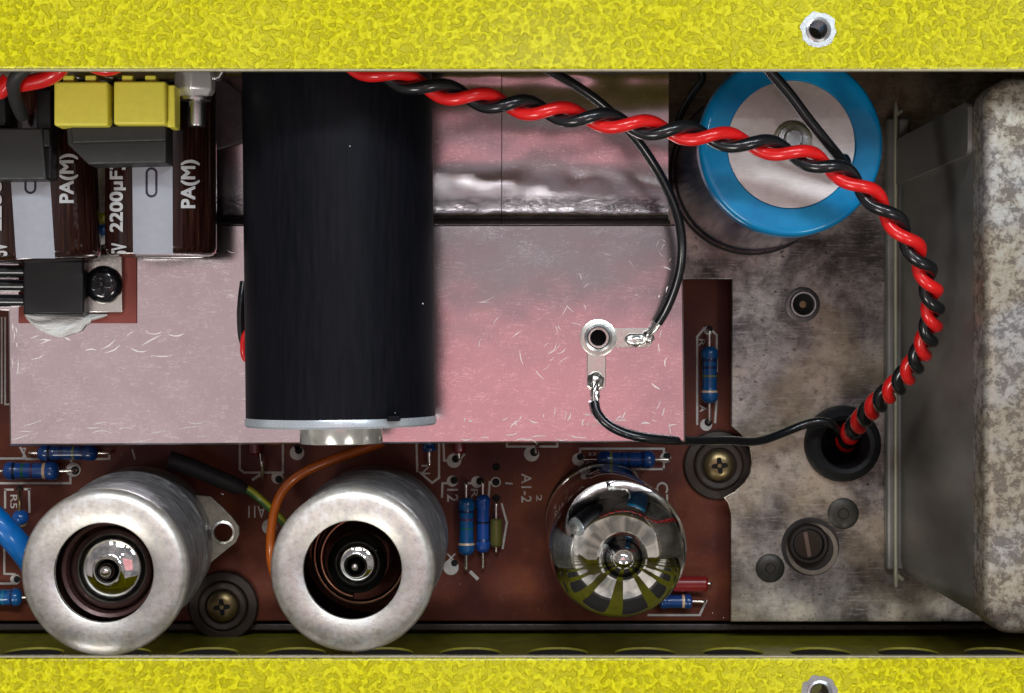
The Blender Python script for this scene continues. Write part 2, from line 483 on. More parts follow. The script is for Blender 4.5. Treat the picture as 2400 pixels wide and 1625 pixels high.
def black_tube():
    m = M('black_anodised_tube', (0.006, 0.0065, 0.010), 0.33, coat=0.0)
    f = m.noise(3, 5, 0.6, scale=(6, 0.5, 1))
    m.col(m.ramp(f, [(0.3, (0.003, 0.004, 0.006)), (0.75, (0.007, 0.007, 0.011))]))
    dust = m.noise(16, 1, 0.5, scale=(1, .6, 1))
    m.rough(m.ramp(f, [(0.3, 0.38), (0.7, 0.5)])); m.b.inputs['Specular IOR Level'].default_value = 0.13
    m.bump(m.noise(50, 3, 0.6), 0.08, 0.006)
    return m.m
MTUBE = black_tube()
MSIL = aluminium('turned_aluminium', (0.70, 0.78, 0.84), 0.28, streak=(1, 20, 20), stain=0.2, scr=False)
MSTUB0 = aluminium('turned_stub_metal', (0.80, 0.80, 0.74), 0.2, streak=(22, 1, 1), stain=0.2, scr=False)
def half_metal(mat, v):
    mat.node_tree.nodes['Principled BSDF'].inputs['Metallic'].default_value = v; return mat
MSIL = half_metal(MSIL, 0.45); MSTUB = half_metal(MSTUB0, 0.6)
def pvc(name, base, rough=0.28, coat=0.4):
    m = M(name, base, rough, coat=coat); m.bump(m.noise(6, 3, 0.5), 0.12, 0.02)
    f = m.noise(7, 4, 0.6)
    m.col(m.mix(1.0, tuple(base), m.ramp(f, [(0.3, 0.82), (0.7, 1.0)]), 'MULTIPLY'))
    return m.m
MRED = pvc('red_insulation', (0.80, 0.012, 0.012))
MBW = pvc('black_insulation', (0.009, 0.010, 0.012), 0.24)
MOR = pvc('orange_insulation', (0.62, 0.13, 0.008), 0.35)
MBL = pvc('blue_insulation', (0.0, 0.16, 0.55), 0.4)
MGN = pvc('green_insulation', (0.05, 0.16, 0.03), 0.35)
MYW = pvc('yellow_stripe_insulation', (0.55, 0.60, 0.04), 0.35)
MGS = simple('dark_grey_sleeving', (0.035, 0.036, 0.038), 0.55, grain=0.3)
def bluecap():
    m = M('blue_capacitor_sleeve', (0.0, 0.16, 0.42), 0.3, coat=0.6, spec=0.3)
    f = m.noise(2.2, 4, 0.6)
    m.col(m.ramp(f, [(0.35, (0.0, 0.17, 0.40)), (0.7, (0.0, 0.24, 0.48))]))
    m.bump(m.noise(9, 3, 0.6), 0.08, 0.02)
    return m.m
MBC = bluecap()
def disc_metal():
    m = M('brushed_disc', (0.72, 0.66, 0.63), 0.40, 0.8)
    a = m.noise(4, 6, 0.7); r = m.noise(7, 5, 0.7, scale=(1, 8, 1), rot=(0, 0, 1.1))
    c = m.mix(m.ramp(r, [(0.4, 0.0), (0.7, 0.6)]), (0.66, 0.60, 0.58), (0.80, 0.75, 0.72))
    c = m.mix(m.ramp(a, [(0.5, 0.0), (0.75, 0.5)]), c, (0.40, 0.38, 0.34))
    m.col(c); m.bump(r, 0.15, 0.01)
    return m.m
MDISC = disc_metal()
MBRASS = simple('dull_brass', (0.33, 0.245, 0.12), 0.34, 0.9, grain=0.4)
MTIN = simple('tinned_metal', (0.74, 0.73, 0.66), 0.30, 1.0, grain=0.25)
MLEAD = simple('tinned_lead', (0.80, 0.76, 0.68), 0.25, 1.0)
MSOLD = M('bright_solder', (0.88, 0.87, 0.83), 0.24, 1.0); MSOLD = MSOLD.m
MRUB = simple('black_rubber', (0.012, 0.013, 0.016), 0.55, grain=0.3)
MRUBB = simple('brown_rubber_washer', (0.045, 0.030, 0.022), 0.55, grain=0.35)
MDARK = simple('dark_interior', (0.012, 0.011, 0.010), 0.6, grain=0.3)
MBROWN = M('brown_capacitor_sleeve', (0.022, 0.006, 0.004), 0.16, coat=0.6)
_s = MBROWN.noise(3, 5, 0.6, scale=(9, 0.3, 9)); MBROWN.col(MBROWN.ramp(_s, [(0.4, (0.010, 0.003, 0.0025)), (0.62, (0.035, 0.012, 0.008)), (0.75, (0.10, 0.045, 0.03))])); MBROWN = MBROWN.m
MSTR = simple('pale_grey_print', (0.36, 0.37, 0.41), 0.35, grain=0.12)
MSTR2 = simple('pale_grey_lettering', (0.55, 0.55, 0.55), 0.4)
MINK = simple('dark_ink', (0.015, 0.012, 0.03), 0.4)
MYPL = simple('yellow_plastic', (0.93, 0.85, 0.10), 0.42, grain=0.12)
MGPL = simple('charcoal_plastic', (0.028, 0.028, 0.026), 0.5, grain=0.25)
MBPL = simple('black_plastic', (0.010, 0.010, 0.011), 0.42, grain=0.25)
MPAD = simple('red_brown_insulator', (0.24, 0.045, 0.03), 0.5, grain=0.2)
MPASTE = M('white_thermal_paste', (0.72, 0.73, 0.71), 0.4); MPASTE.bump(MPASTE.noise(5, 4, 0.6, scale=(1, 4, 1), dist=0.8), 0.6, 0.06); MPASTE = MPASTE.m
MRES = simple('blue_resistor_body', (0.010, 0.095, 0.36), 0.22, coat=0.5, grain=0.15)
MRESD = simple('deep_blue_resistor_body', (0.006, 0.05, 0.20), 0.25, coat=0.5, grain=0.15)
BANDS = {k: simple(k + '_band', c, 0.3, coat=0.4) for k, c in dict(black=(0.006, 0.006, 0.012), green=(0.01, 0.11, 0.05), violet=(0.08, 0.012, 0.06),
          beige=(0.62, 0.43, 0.27), navy=(0.005, 0.018, 0.08), olive=(0.16, 0.17, 0.04), brown=(0.06, 0.02, 0.01), teal=(0.01, 0.16, 0.28)).items()}
MGLASS = M('valve_glass', (1, 1, 1), 0.0, trans=1.0, ior=1.47).m
MMIR = M('getter_mirror', (0.86, 0.86, 0.83), 0.03, 1.0); MMIR.bump(MMIR.noise(1.6, 2, 0.5), 0.06, 0.05); MMIR = MMIR.m
MCOP = M('copper_brown_spring', (0.50, 0.29, 0.17), 0.3, 1.0).m
MBRR = simple('brown_collar', (0.10, 0.045, 0.038), 0.3, 0.3, grain=0.3)
MRCOMP = simple('red_component_body', (0.22, 0.015, 0.015), 0.25, coat=0.5)
MOLV = simple('olive_glass_body', (0.10, 0.095, 0.02), 0.15, coat=0.6)
MGAL = simple('grey_zinc', (0.68, 0.70, 0.70), 0.3, 1.0, grain=0.3)
MBARE = simple('bare_cut_edge', (0.50, 0.46, 0.30), 0.45, 0.3, grain=0.3)
MPANEL = M('shaded_inner_yellow', (0.20, 0.19, 0.04), 0.4)  # yellow paint darkened to olive, the inside shade put into its colour
_f = MPANEL.noise(3, 4, 0.6); MPANEL.col(MPANEL.ramp(_f, [(0.3, (0.15, 0.14, 0.014)), (0.7, (0.25, 0.235, 0.014))])); MPANEL = MPANEL.m

# ------------------------------------------------------------------ enclosure
ZF = 6.5
enc = thing('enclosure', 'yellow hammered metal case edges along the top and bottom of the photo', 'enclosure', (0, 0, -1.6))
yt = (812.5-161)*(DIST-ZF)/FPX
yb = -(1543-812.5)*(DIST-ZF)/FPX
h1 = P(1918, 70, ZF); h2 = P(1921, 1624, ZF)
f1 = prism('rim', [(-14, yt), (14, yt-0.015), (14, 5.35), (-14, 5.35)], ZF-0.12, ZF, MY, enc, holes=[circle(h1.x, h1.y, 0.16)], bevel=0.03)
f2 = prism('rim', [(-14, -5.35), (14, -5.35), (14, yb+0.012), (-14, yb-0.012)], ZF-0.12, ZF, MY, enc, holes=[circle(h2.x, h2.y, 0.16)], bevel=0.03)
box('cut_edge', -14, 14, yt-0.028, yt-0.002, ZF-0.115, ZF-0.012, MBARE, enc, bevel=0.008)
box('cut_edge', -14, 14, yb+0.002, yb+0.026, ZF-0.115, ZF-0.012, MBARE, enc, bevel=0.008)
for h in (h1, h2):
    # scraped bare patch and pressed-in threaded insert
    pts = []
    for i in range(44):
        a = 2*PI*i/44
        r = 0.235 + 0.035*noise.noise(Vector((3*math.cos(a)+h.y, 3*math.sin(a), 2))) + 0.018*noise.noise(Vector((9*math.cos(a), 9*math.sin(a)+h.y, 5)))
        pts.append((h.x + r*math.cos(a), h.y + r*math.sin(a)))
    prism('bare_patch', pts, ZF+0.001, ZF+0.007, MGAL, enc, holes=[circle(h.x, h.y, 0.155)], smooth=False)
    lathe('threaded_insert', [(0.118, -0.5), (0.118, 0.012), (0.135, 0.03), (0.165, 0.02), (0.172, 0.0), (0.15, -0.02), (0.15, -0.5)], (h.x, h.y, ZF), MGAL, enc, seg=40, closed=True)
# perforated long wall at the bottom and plain wall at the top
YW = -5.0
bm = bmesh.new()
hx_ = [P(77+205*k, 0, 1.1).x for k in range(-2, 14)]
hp = (hx_[1]-hx_[0])/2
wfn = lambda u, v, h: Vector((u, h, v))
for x_ in hx_:
    prism_bm(bm, [(x_-hp, 0.4), (x_+hp, 0.4), (x_+hp, 1.84), (x_-hp, 1.84)], [circle(x_, 1.12, 0.5, 40)], YW-0.035, YW, wfn)
for x_ in hx_:   # tall vent slots higher up the wall
    prism_bm(bm, [(x_-hp, 2.2), (x_+hp, 2.2), (x_+hp, 5.9), (x_-hp, 5.9)], [rrect(x_-0.46, x_+0.46, 2.5, 5.6, 0.4, 6)], YW-0.035, YW, wfn)
for (a_, b_, c_, d_) in ((-14, -1.6, 14, 0.4), (-14, 1.84, 14, 2.2), (-14, 5.9, 14, ZF-0.125), (-14, 0.4, hx_[0]-hp, 1.84), (hx_[-1]+hp, 0.4, 14, 1.84), (-14, 2.2, hx_[0]-hp, 5.9), (hx_[-1]+hp, 2.2, 14, 5.9)):
    if c_ > a_: prism_bm(bm, [(a_, b_), (c_, b_), (c_, d_), (a_, d_)], [], YW-0.035, YW, wfn)
finish(bm, 'side_wall', MPANEL, enc, smooth=False)
box('side_wall', -14, 14, 5.0, 5.12, -1.6, ZF-0.125, simple('dull_inner_steel', (0.13, 0.12, 0.115), 0.5, 0.5, grain=0.4), enc)
box('base_panel', -14, 14, -5.12, 5.12, -1.72, -1.602, MDARK, enc)
box('end_wall', 11.6, 11.72, -4.99, 4.99, -1.6, ZF-0.125, MPANEL, enc)
box('table', -60, 60, -60, 60, -2.2, -1.73, simple('grey_bench_top', (0.02, 0.019, 0.018), 0.9, spec=0.05), None, kind='structure')
# folded rail below the chassis edge
box('rail', -14, 14, -4.93, -4.80, -0.75, -0.62, simple('dark_rail_metal', (0.10, 0.085, 0.08), 0.45, 0.6, grain=0.4), enc, bevel=0.03)

# ------------------------------------------------------------------ chassis floor (setting)
def fpx(l): return [tuple(P(x, y, 0)[:2]) for x, y in l]
gh = P(1974, 1040, 0)
notch = [(1713, 1458), (1713, 1205), (1706, 1180), (1695, 1166), (1722, 1152), (1744, 1132), (1757, 1112), (1762, 1085), (1757, 1050), (1738, 1020), (1714, 1000), (1715, 655), (-300, 655), (-300, 128), (2090, 128)]
outer = fpx(notch) + [(11.58, P(0, 128, 0).y), (11.58, P(0, 1458, 0).y)]
prism('chassis_floor', outer, -0.12, 0.0, MST, None, holes=[circle(gh.x, gh.y, 0.42)], kind='structure', bevel=0.02)
# turned-down lip of the slot
e1 = P(1606, 655, 0); e2 = P(1715, 655, 0)

# ------------------------------------------------------------------ circuit board
ZB = -0.5
bd = thing('circuit_board', 'red-brown circuit board with pale printed outlines under the valves', 'circuit board', (0, -2, ZB-0.16))
a = P(-400, 600, ZB); b = P(1722, 1456, ZB)
prism('board', [(a.x, b.y), (P(1770, 0, ZB).x, b.y), (P(1770, 0, ZB).x, a.y), (a.x, a.y)], ZB-0.16, ZB, MPCB, bd, bevel=0.02)
ZS = ZB + 0.004
def line_px(pts, wpx=5.0, closed=False, name='printed_outline'):
    bm = bmesh.new()
    pts = [Vector(p).to_2d() for p in pts]
    n = len(pts)
    rng = range(n if closed else n-1)
    for i in rng:
        p, q = pts[i], pts[(i+1) % n]
        d = (q-p)
        if d.length < 1e-6: continue
        d.normalize(); nn = Vector((-d.y, d.x))*wpx/2; ex = d*wpx*0.45
        vs = [P(*(p-ex+nn), ZS), P(*(q+ex+nn), ZS), P(*(q+ex-nn), ZS), P(*(p-ex-nn), ZS)]
        for k_, v in enumerate(vs): v.z += 0.0004*(i % 3)
        bm.faces.new([bm.verts.new(v) for v in vs])
    return finish(bm, name, MSILK, bd, smooth=False)
def pad_px(cx, cy, r=16, hole=8, dx=3, dy=-2):
    bm = bmesh.new(); c = P(cx, cy, ZS)
    bm.faces.new([bm.verts.new((x, y, ZS+0.0015)) for x, y in circle(c.x, c.y, S(r, ZB), 24)])
    finish(bm, 'printed_pad', MSILK, bd, smooth=False)
    bm = bmesh.new(); c = P(cx+dx, cy+dy, ZS)
    bm.faces.new([bm.verts.new((x, y, ZS+0.003)) for x, y in circle(c.x, c.y, S(hole, ZB), 20)])
    finish(bm, 'solder_hole', MHOLE, bd, smooth=False)
def hole_px(cx, cy, r=8):
    bm = bmesh.new(); c = P(cx, cy, ZS)
    bm.faces.new([bm.verts.new((x, y, ZS+0.003)) for x, y in circle(c.x, c.y, S(r, ZB), 20)])
    finish(bm, 'solder_hole', MHOLE, bd, smooth=False)
def silk(body, box_, rot):
    text_px('printed_text', body, box_, rot, lambda x, y: P(x, y, ZS+0.002), MSILK, bd, bold=0.01)
# slot resistor
line_px([(1634, 994), (1634, 790), (1650, 770), (1664, 770), (1680, 786), (1680, 870)]); line_px([(1680, 935), (1676, 990)])
pad_px(1660, 775, 11, 8, 3, -4); pad_px(1655, 996, 14, 9, 5, -6)
silk('R', (1638, 795, 1652, 812), 3); silk('A', (1640, 950, 1656, 966), 3)
# long horizontal one by the bare valve
line_px([(1362, 1052), (1552, 1052)]); line_px([(1360, 1100), (1556, 1100)]); line_px([(1360, 1052), (1358, 1100)]); line_px([(1556, 1052), (1556, 1100)])
pad_px(1356, 1077, 15, 8, 4, -6); pad_px(1560, 1073, 13, 9, 3, -3)
silk('33', (1378, 1061, 1397, 1068), 0); silk('70', (1372, 1081, 1393, 1087), 0)
# between aluminium plate and second can
line_px([(1188, 1025), (1188, 1047), (1306, 1047), (1306, 1025)]); pad_px(1246, 1064, 18, 10, 6, -4)
line_px([(976, 1030), (978, 1105)]); line_px([(1029, 1030), (1029, 1120), (1013, 1132), (985, 1108)])
line_px([(1039, 1030), (1041, 1080), (1052, 1080)]); pad_px(1064, 1080, 17, 9, 4, -4); line_px([(1080, 1075), (1088, 1066)])
silk('N', (988, 1090, 1008, 1112), 1)
pad_px(1060, 1128, 13, 9, 4, -2); pad_px(1118, 1130, 14, 9, 7, -2); pad_px(1162, 1130, 12, 9, 0, 0); hole_px(1163, 1095, 9); hole_px(1163, 1168, 9)
line_px([(1036, 1165), (1037, 1133), (1055, 1133)]); line_px([(1098, 1133), (1115, 1133)]); line_px([(1148, 1130), (1142, 1205)])
line_px([(1176, 1182), (1188, 1225), (1178, 1285)]); line_px([(1186, 1133), (1200, 1134)], 4)
silk('12', (1048, 1146, 1074, 1176), 3); silk('A1-2', (1222, 1110, 1246, 1178), 3); silk('C7', (1538, 1130, 1566, 1178), 3)
silk('2', (1257, 1160, 1270, 1175), 3); silk('R', (1104, 1146, 1120, 1168), 3)
pad_px(1057, 1330, 18, 8, 8, -10); silk('X', (1045, 1298, 1070, 1318), 0); line_px([(1104, 1342), (1118, 1356)], 8)
# left middle, printed square with a lead
line_px([(562, 1040), (562, 1100), (572, 1108), (663, 1108), (663, 1040)]); pad_px(696, 1062, 17, 9, 4, -6); hole_px(696, 1048, 7)
silk('A11', (582, 1186, 622, 1214), 2); pad_px(650, 1120, 14, 9, 4, 4); line_px([(593, 1124), (612, 1112)], 6)
pad_px(632, 1235, 18, 6, 8, 2)
# top-left outlines
line_px([(0, 1075), (60, 1075)]); line_px([(48, 1050), (62, 1076), (256, 1076), (256, 1062)]); silk('Z', (52, 1050, 62, 1072), 0)
line_px([(-10, 1133), (165, 1133), (165, 1117)]); line_px([(167, 1080), (167, 1092)]); pad_px(172, 1101, 17, 10, 4, 2)
line_px([(12, 1150), (12, 1190)]); line_px([(12, 1148), (30, 1148)]); line_px([(68, 1148), (69, 1200)]); line_px([(58, 1147), (69, 1147)])
silk('R5', (24, 1160, 40, 1192), 3); hole_px(46, 1146, 8)
line_px([(10, 1265), (10, 1345), (34, 1346)]); line_px([(-5, 1368), (38, 1368)]); pad_px(36, 1358, 12, 8, 4, 0)
line_px([(4, 745), (4, 945)], 4); line_px([(12, 745), (12, 948), (22, 948)], 4)
# bottom right pieces
line_px([(1520, 1442), (1640, 1442), (1655, 1409), (1632, 1409)]); 
line_px([(310, 1055), (316, 1075)], 4)
for i in range(10):   # flux smears and solder specks
    pass
sp = []
def speck(px, py, r, z, mat, parent, name='solder_speck'):
    c = P(px, py, z); bm = bmesh.new()
    bmesh.ops.create_icosphere(bm, subdivisions=2, radius=S(r, z), matrix=Matrix.Translation(c) @ Matrix.Diagonal((1, 0.8, 0.4, 1)))
    return finish(bm, name, mat, parent)
speck(521, 1158, 4, ZB, MSOLD, bd)
rb = random.Random(11)
for _ in range(34):
    speck(rb.uniform(20, 1700), rb.uniform(1060, 1450), rb.uniform(0.8, 2.2), ZB, MSILK if rb.random() < 0.6 else MSOLD, bd, 'dust_grain')

# ------------------------------------------------------------------ resistors
def resistor(px0, px1, py, rpx, bands, label, vertical=False, ext0=30, ext1=30, mat=None, name='resistor', cat='resistor', group='blue banded resistors on the circuit board', bulge=True, z=None):
    z = ZB + S(rpx, ZB) + 0.03 if z is None else z
    def Q(t, s_=0): return P(py+s_, t, z) if vertical else P(t, py+s_, z)
    A, B = Q(px0), Q(px1); L = (B-A).length; d = (B-A).normalized(); R = S(rpx, z)
    t = thing(name, label, cat, ((A+B)/2) - Vector((0, 0, z-ZB)), group)
    ax = Matrix(((0, 0, 0),)*3)
    nz = Vector((0, 0, 1)); bz = d.cross(nz)
    ax = Matrix((nz, bz, d)).transposed()
    prof = [(0, 0), (R*0.35, 0.0), (R*0.72, L*0.025), (R*0.95, L*0.07), (R, L*0.12), (R*0.99, L*0.18), (R*0.87, L*0.24), (R*0.86, L*0.30)] if bulge else [(0, 0), (R*0.8, 0.0), (R, L*0.06), (R, L*0.3)]
    def rad(s_):
        s_ = min(s_, 1-s_)*L
        last = prof[0]
        for p in prof[1:]:
            if s_ <= p[1]:
                k_ = (s_-last[1])/max(1e-6, p[1]-last[1]); return last[0]+(p[0]-last[0])*k_
            last = p
        return prof[-1][0]
    full = prof + [(r, L-h) for r, h in reversed(prof)]
    tone = MRES if mat is None else mat
    if mat is None:
        q_ = random.uniform(0.75, 1.25); tone = simple('blue_resistor_paint', (0.010*q_, 0.095*random.uniform(0.75, 1.3), 0.36*q_), random.uniform(0.2, 0.4), coat=0.4, grain=0.35)
    bo = lathe('body', full, A, tone, t, axis=ax, seg=28)
    for s_, wpx, c in bands:
        w_ = S(wpx, z)/L/2
        pr = [(rad(s_-w_)-0.004, (s_-w_)*L), (rad(s_-w_)+0.003, (s_-w_)*L), (rad(s_)+0.003, s_*L), (rad(s_+w_)+0.003, (s_+w_)*L), (rad(s_+w_)-0.004, (s_+w_)*L)]
        lathe('band', pr, A, BANDS[c], t, axis=ax, seg=28)
    for (pt, sg, ext) in ((A, -1, ext0), (B, 1, ext1)):
        if ext <= 0: continue
        e_ = S(ext, z)
        path = spline([pt - sg*d*0.03, pt + sg*d*e_*0.75, pt + sg*d*(e_*0.96) - nz*0.035, pt + sg*d*e_ - nz*(z-ZB+0.02)], 5)
        tube('lead', path, 0.03, MLEAD, t, seg=8)
    return t
B4 = [(0.20, 5, 'black'), (0.36, 6, 'green'), (0.52, 5, 'violet'), (0.74, 7, 'beige')]
resistor(88, 230, 1062, 19, [(0.2, 5, 'black'), (0.4, 8, 'navy'), (0.6, 5, 'olive'), (0.74, 5, 'navy')], 'blue resistor half hidden under the lower edge of the aluminium plate, above the left can', ext0=20, ext1=28, mat=MRESD)
resistor(8, 139, 1104, 22, B4, 'blue resistor with green, violet and beige bands left of the left can', ext0=26, ext1=34)
resistor(812, 946, 1663, 20, [(0.24, 7, 'navy'), (0.37, 6, 'navy'), (0.52, 4, 'olive'), (0.79, 5, 'beige')], 'blue resistor standing alone in the slot right of the aluminium plate', vertical=True, ext0=40, ext1=44)
resistor(1399, 1536, 1077.5, 21, [(0.24, 6, 'olive'), (0.42, 4, 'navy'), (0.54, 5, 'navy'), (0.78, 8, 'navy')], 'dark blue resistor lying just above the bare mirror-topped valve', ext0=32, ext1=34, mat=MRESD)
resistor(1166, 1302, 1093, 20, [(0.24, 5, 'navy'), (0.38, 4, 'violet'), (0.53, 3, 'green'), (0.80, 5, 'beige')], 'thicker blue resistor with a beige band beside the right can', vertical=True, ext0=34, ext1=36)
resistor(1159, 1296, 1132, 17, [(0.48, 4, 'black'), (0.78, 4, 'navy')], 'thinner blue resistor between the beige-banded resistor and the olive diode', vertical=True, ext0=30, ext1=38)
resistor(1000, 1060, 1006, 17, [], 'blue resistor end poking out below the aluminium plate near the black tube', vertical=True, ext0=0, ext1=34, mat=MRESD)
resistor(1545, 1623, 1410, 18, [(0.72, 6, 'beige')], 'blue resistor at the foot of the bare valve under the red component', ext0=20, ext1=30, mat=MRESD)
resistor(-60, 52, 1400, 21, [(0.35, 6, 'navy'), (0.62, 6, 'teal'), (0.8, 5, 'navy')], 'blue resistor cut by the left photo border below the blue cable', ext0=0, ext1=20)
resistor(1215, 1281, 1163, 15, [], 'small olive glass diode right of the two upright blue resistors', vertical=True, ext0=38, ext1=14, mat=MOLV, name='diode', cat='diode', group=None, bulge=False)
resistor(1575, 1658, 1368, 19, [], 'dull red tubular component right of the bare valve', mat=MRCOMP, name='film_capacitor', cat='component', group=None, bulge=False, ext0=0, ext1=8)
resistor(1000, 1062, 1076, 15, [], 'small dark red component half under the plate, right of the black tube', vertical=True, mat=MRCOMP, name='red_component', cat='component', group=None, bulge=False, ext0=0, ext1=14)
resistor(1000, 1066, 598, 15, [], 'small dark red component half under the plate, above the green striped wire', vertical=True, mat=MRCOMP, name='red_component', cat='component', group=None, bulge=False, ext0=0, ext1=0)
def wirelead(pts, label):
    o = tube('wire_link', spline([P(x, y, z) for x, y, z in pts], 6), 0.03, MLEAD, None, seg=8); tag(o, label, 'wire link'); return o
wirelead([(612, 1064, ZB+0.25), (614, 1090, ZB+0.3), (615, 1118, ZB+0.15), (615, 1124, ZB)], 'short bare wire in the printed square above the striped wire')
wirelead([(1259, 1030, ZB+0.5), (1258, 1045, ZB+0.4), (1255, 1062, ZB)], 'short bare wire just under the plate edge above the A1-2 print')
# resin bead capacitor
t = thing('bead_capacitor', 'small blue resin bead capacitor above the thick blue cable', 'capacitor', P(48, 1215, ZB))
bm = bmesh.new(); bmesh.ops.create_uvsphere(bm, u_segments=24, v_segments=16, radius=S(20, 0), matrix=Matrix.Translation(P(48, 1213, ZB+0.35)) @ Matrix.Diagonal((1, 0.95, 1, 1)))
finish(bm, 'body', MRES, t)
bm = bmesh.new(); bmesh.ops.create_uvsphere(bm, u_segments=20, v_segments=12, radius=S(12, 0), matrix=Matrix.Translation(P(52, 1224, ZB+0.30)))
finish(bm, 'base', simple('tan_resin', (0.35, 0.27, 0.12), 0.4), t)
tube('lead', spline([P(46, 1148, ZB), P(46, 1152, ZB+0.2), P(46, 1175, ZB+0.38), P(46, 1205, ZB+0.4)], 6), 0.032, MBRASS, t, seg=8)
# thick blue cable at the left border
o = tube('blue_cable', spline([P(-90, 1150, 0.6), P(-20, 1210, 0.7), P(30, 1262, 0.6), P(75, 1320, 0.2), P(110, 1390, -0.2)], 8), 0.215, MBL, None, seg=24)
tag(o, 'thick bright blue cable entering at the left border behind the left can', 'cable')

# ------------------------------------------------------------------ mounting screws with rubber washers
def cross_head(parent, c, r, mat, h=0.10):
    prof = [(0, h), (r*0.45, h*0.97), (r*0.75, h*0.8), (r*0.95, h*0.45), (r, 0), (r*0.9, -0.05)]
    lathe('head', prof, c, mat, parent, seg=40)
    a_ = 0.16*r; L = 0.52*r; pts = []
    for k_ in range(4):
        th = k_*PI/2 + 0.1
        for (u, v) in ((a_, a_), (L*0.8, a_*0.9), (L, a_*0.55), (L, -a_*0.55), (L*0.8, -a_*0.9)):
            pts.append((c[0] + u*math.cos(th)-v*math.sin(th), c[1] + u*math.sin(th)+v*math.cos(th)))
    # order points around
    pts = sorted(pts, key=lambda p: math.atan2(p[1]-c[1], p[0]-c[0]))
    prism('cross_recess', pts, c[2]+h*0.6, c[2]+h+0.004, MHOLE, parent, smooth=False)
    lathe('recess_floor', [(0, 0.012), (a_*0.8, 0.010), (a_, 0.002)], (c[0], c[1], c[2]+h), mat, parent, seg=12)
for i, (x, y, lab) in enumerate(((1683, 1090, 'brass cross-head screw in a brown rubber washer beside the slot resistor'),
                                 (525, 1419, 'brass cross-head screw in a dark rubber washer between the two cans'))):
    c = P(x, y, ZB)
    t = thing('mounting_screw', lab, 'screw', c, 'screws holding the circuit board')
    lathe('rubber_washer', [(S(60, ZB), 0.0), (S(80, ZB), 0.0), (S(82, ZB), 0.05), (S(78, ZB), 0.10), (S(62, ZB), 0.12), (S(58, ZB), 0.10)], c, MRUBB, t, closed=True)
    lathe('collar', [(0.0, 0.0), (S(56, ZB), 0.0), (S(56, ZB), 0.15), (S(52, ZB), 0.17), (S(42, ZB), 0.15), (S(38, ZB), 0.10), (0, 0.09)], c, MRUBB, t)
    cross_head(t, (c.x, c.y, ZB+0.12), S(37, ZB+0.2), MBRASS, 0.12)

# ------------------------------------------------------------------ valve cans
def can(cx, cy, rpx, hpx, label, zt=4.5):
    c = P(cx, cy, zt); c.z = 0
    R = S(rpx, zt); rh = S(hpx, zt)
    t = thing('valve_can', label, 'valve can', (c.x, c.y, ZB), 'aluminium screening cans over valves')
    lathe('top_ring', [(rh, zt-0.10), (rh, zt-0.012), (rh+0.02, zt), (R*0.87, zt+0.006), (R*0.93, zt-0.012), (R*0.975, zt-0.045), (R, zt-0.11), (R, zt-0.20), (R-0.03, zt-0.21), (R-0.05, zt-0.14), (R-0.12, zt-0.10)], (c.x, c.y, 0), MCAN, t, seg=96, closed=True)
    lathe('side', [(R-0.004, zt-0.2), (R, zt-0.6), (R+0.01, 2.6), (R+0.01, 1.75), (R+0.045, 1.68), (R+0.05, 1.5), (R+0.02, 1.42), (R+0.03, 0.7), (R+0.03, 0.1), (R-0.04, 0.1), (R-0.04, zt-0.2)], (c.x, c.y, 0), MCANS, t, seg=96, closed=True)
    return t, c, R, rh
c1, cc1, R1, _ = can(243, 1343, 197, 117, 'left silver can with a brown collar and yellow-tinted glass inside its hole')
c2, cc2, R2, _ = can(826, 1337, 194, 116, 'right silver can with a copper spring visible inside its hole')
# ear with an eyelet hole on the left can
e0 = P(524, 1248, 0.6)
ear = [(452, 1160), (492, 1163), (520, 1188), (546, 1216), (560, 1236), (561, 1252), (552, 1272), (476, 1333), (440, 1350), (430, 1200)]
pprism('mounting_ear', ear, 0.52, 0.60, simple('stained_ear_metal', (0.36, 0.33, 0.26), 0.42, 0.5, grain=0.5), c1, holes=[circle(e0.x, e0.y, S(23, 0.6))], bevel=0.015)
lathe('eyelet', [(S(20, .6), 0.0), (S(22, .6), 0.04), (S(27, .6), 0.03), (S(28, .6), 0.0)], (e0.x, e0.y, 0.6), MTIN, c1)
def glass_tube(name, label, c, R, zbase, zsh, ztop, tipz, tint=None, group=None, dome=1.0):
    t = thing(name, label, 'valve', (c[0], c[1], zbase), group)
    n = 10
    shoulder = [(R*math.sin(PI/2*(1-i/n))**0.9 if i < n else 0.0, zsh+(ztop-zsh)*math.sin(PI/2*i/n)) for i in range(n+1)]
    shoulder = [(R*math.cos(PI/2*i/n), zsh+(ztop-zsh)*math.sin(PI/2*i/n)) for i in range(n)]
    r_t = 0.20*R
    prof = [(0.0, zbase), (R*0.9, zbase), (R, zbase+0.12), (R, zsh)] + [p for p in shoulder[1:] if p[0] > r_t*1.8]
    prof += [(r_t*1.35, ztop-0.01), (r_t*1.08, ztop+0.05), (r_t*0.95, (ztop+tipz)/2), (r_t*0.7, tipz-0.05), (r_t*0.35, tipz-0.01), (0, tipz)]
    g = lathe('glass_envelope', prof, (c[0], c[1], 0), MGLASS, t, seg=72, ang=80)
    k = 0.965
    pm = [(r*k, z-0.03) for r, z in prof if z >= zsh-0.01]
    pm = [(R*k, zsh-0.55)] + pm
    lathe('getter_mirror', pm, (c[0], c[1], 0), MMIR, t, seg=72, ang=80)
    lathe('electrode_plate', [(0, zbase+0.3), (R*0.55, zbase+0.3), (R*0.55, zsh-0.6), (0, zsh-0.6)], (c[0], c[1], 0), simple('dark_electrode', (0.05, 0.05, 0.055), 0.45, 0.7, grain=0.3), t, seg=32)
    lathe('mica_disc', [(0, zsh-0.5), (R*0.86, zsh-0.5), (R*0.86, zsh-0.46), (0, zsh-0.46)], (c[0], c[1], 0), simple('mica', (0.35, 0.33, 0.28), 0.3), t, seg=40)
    return t
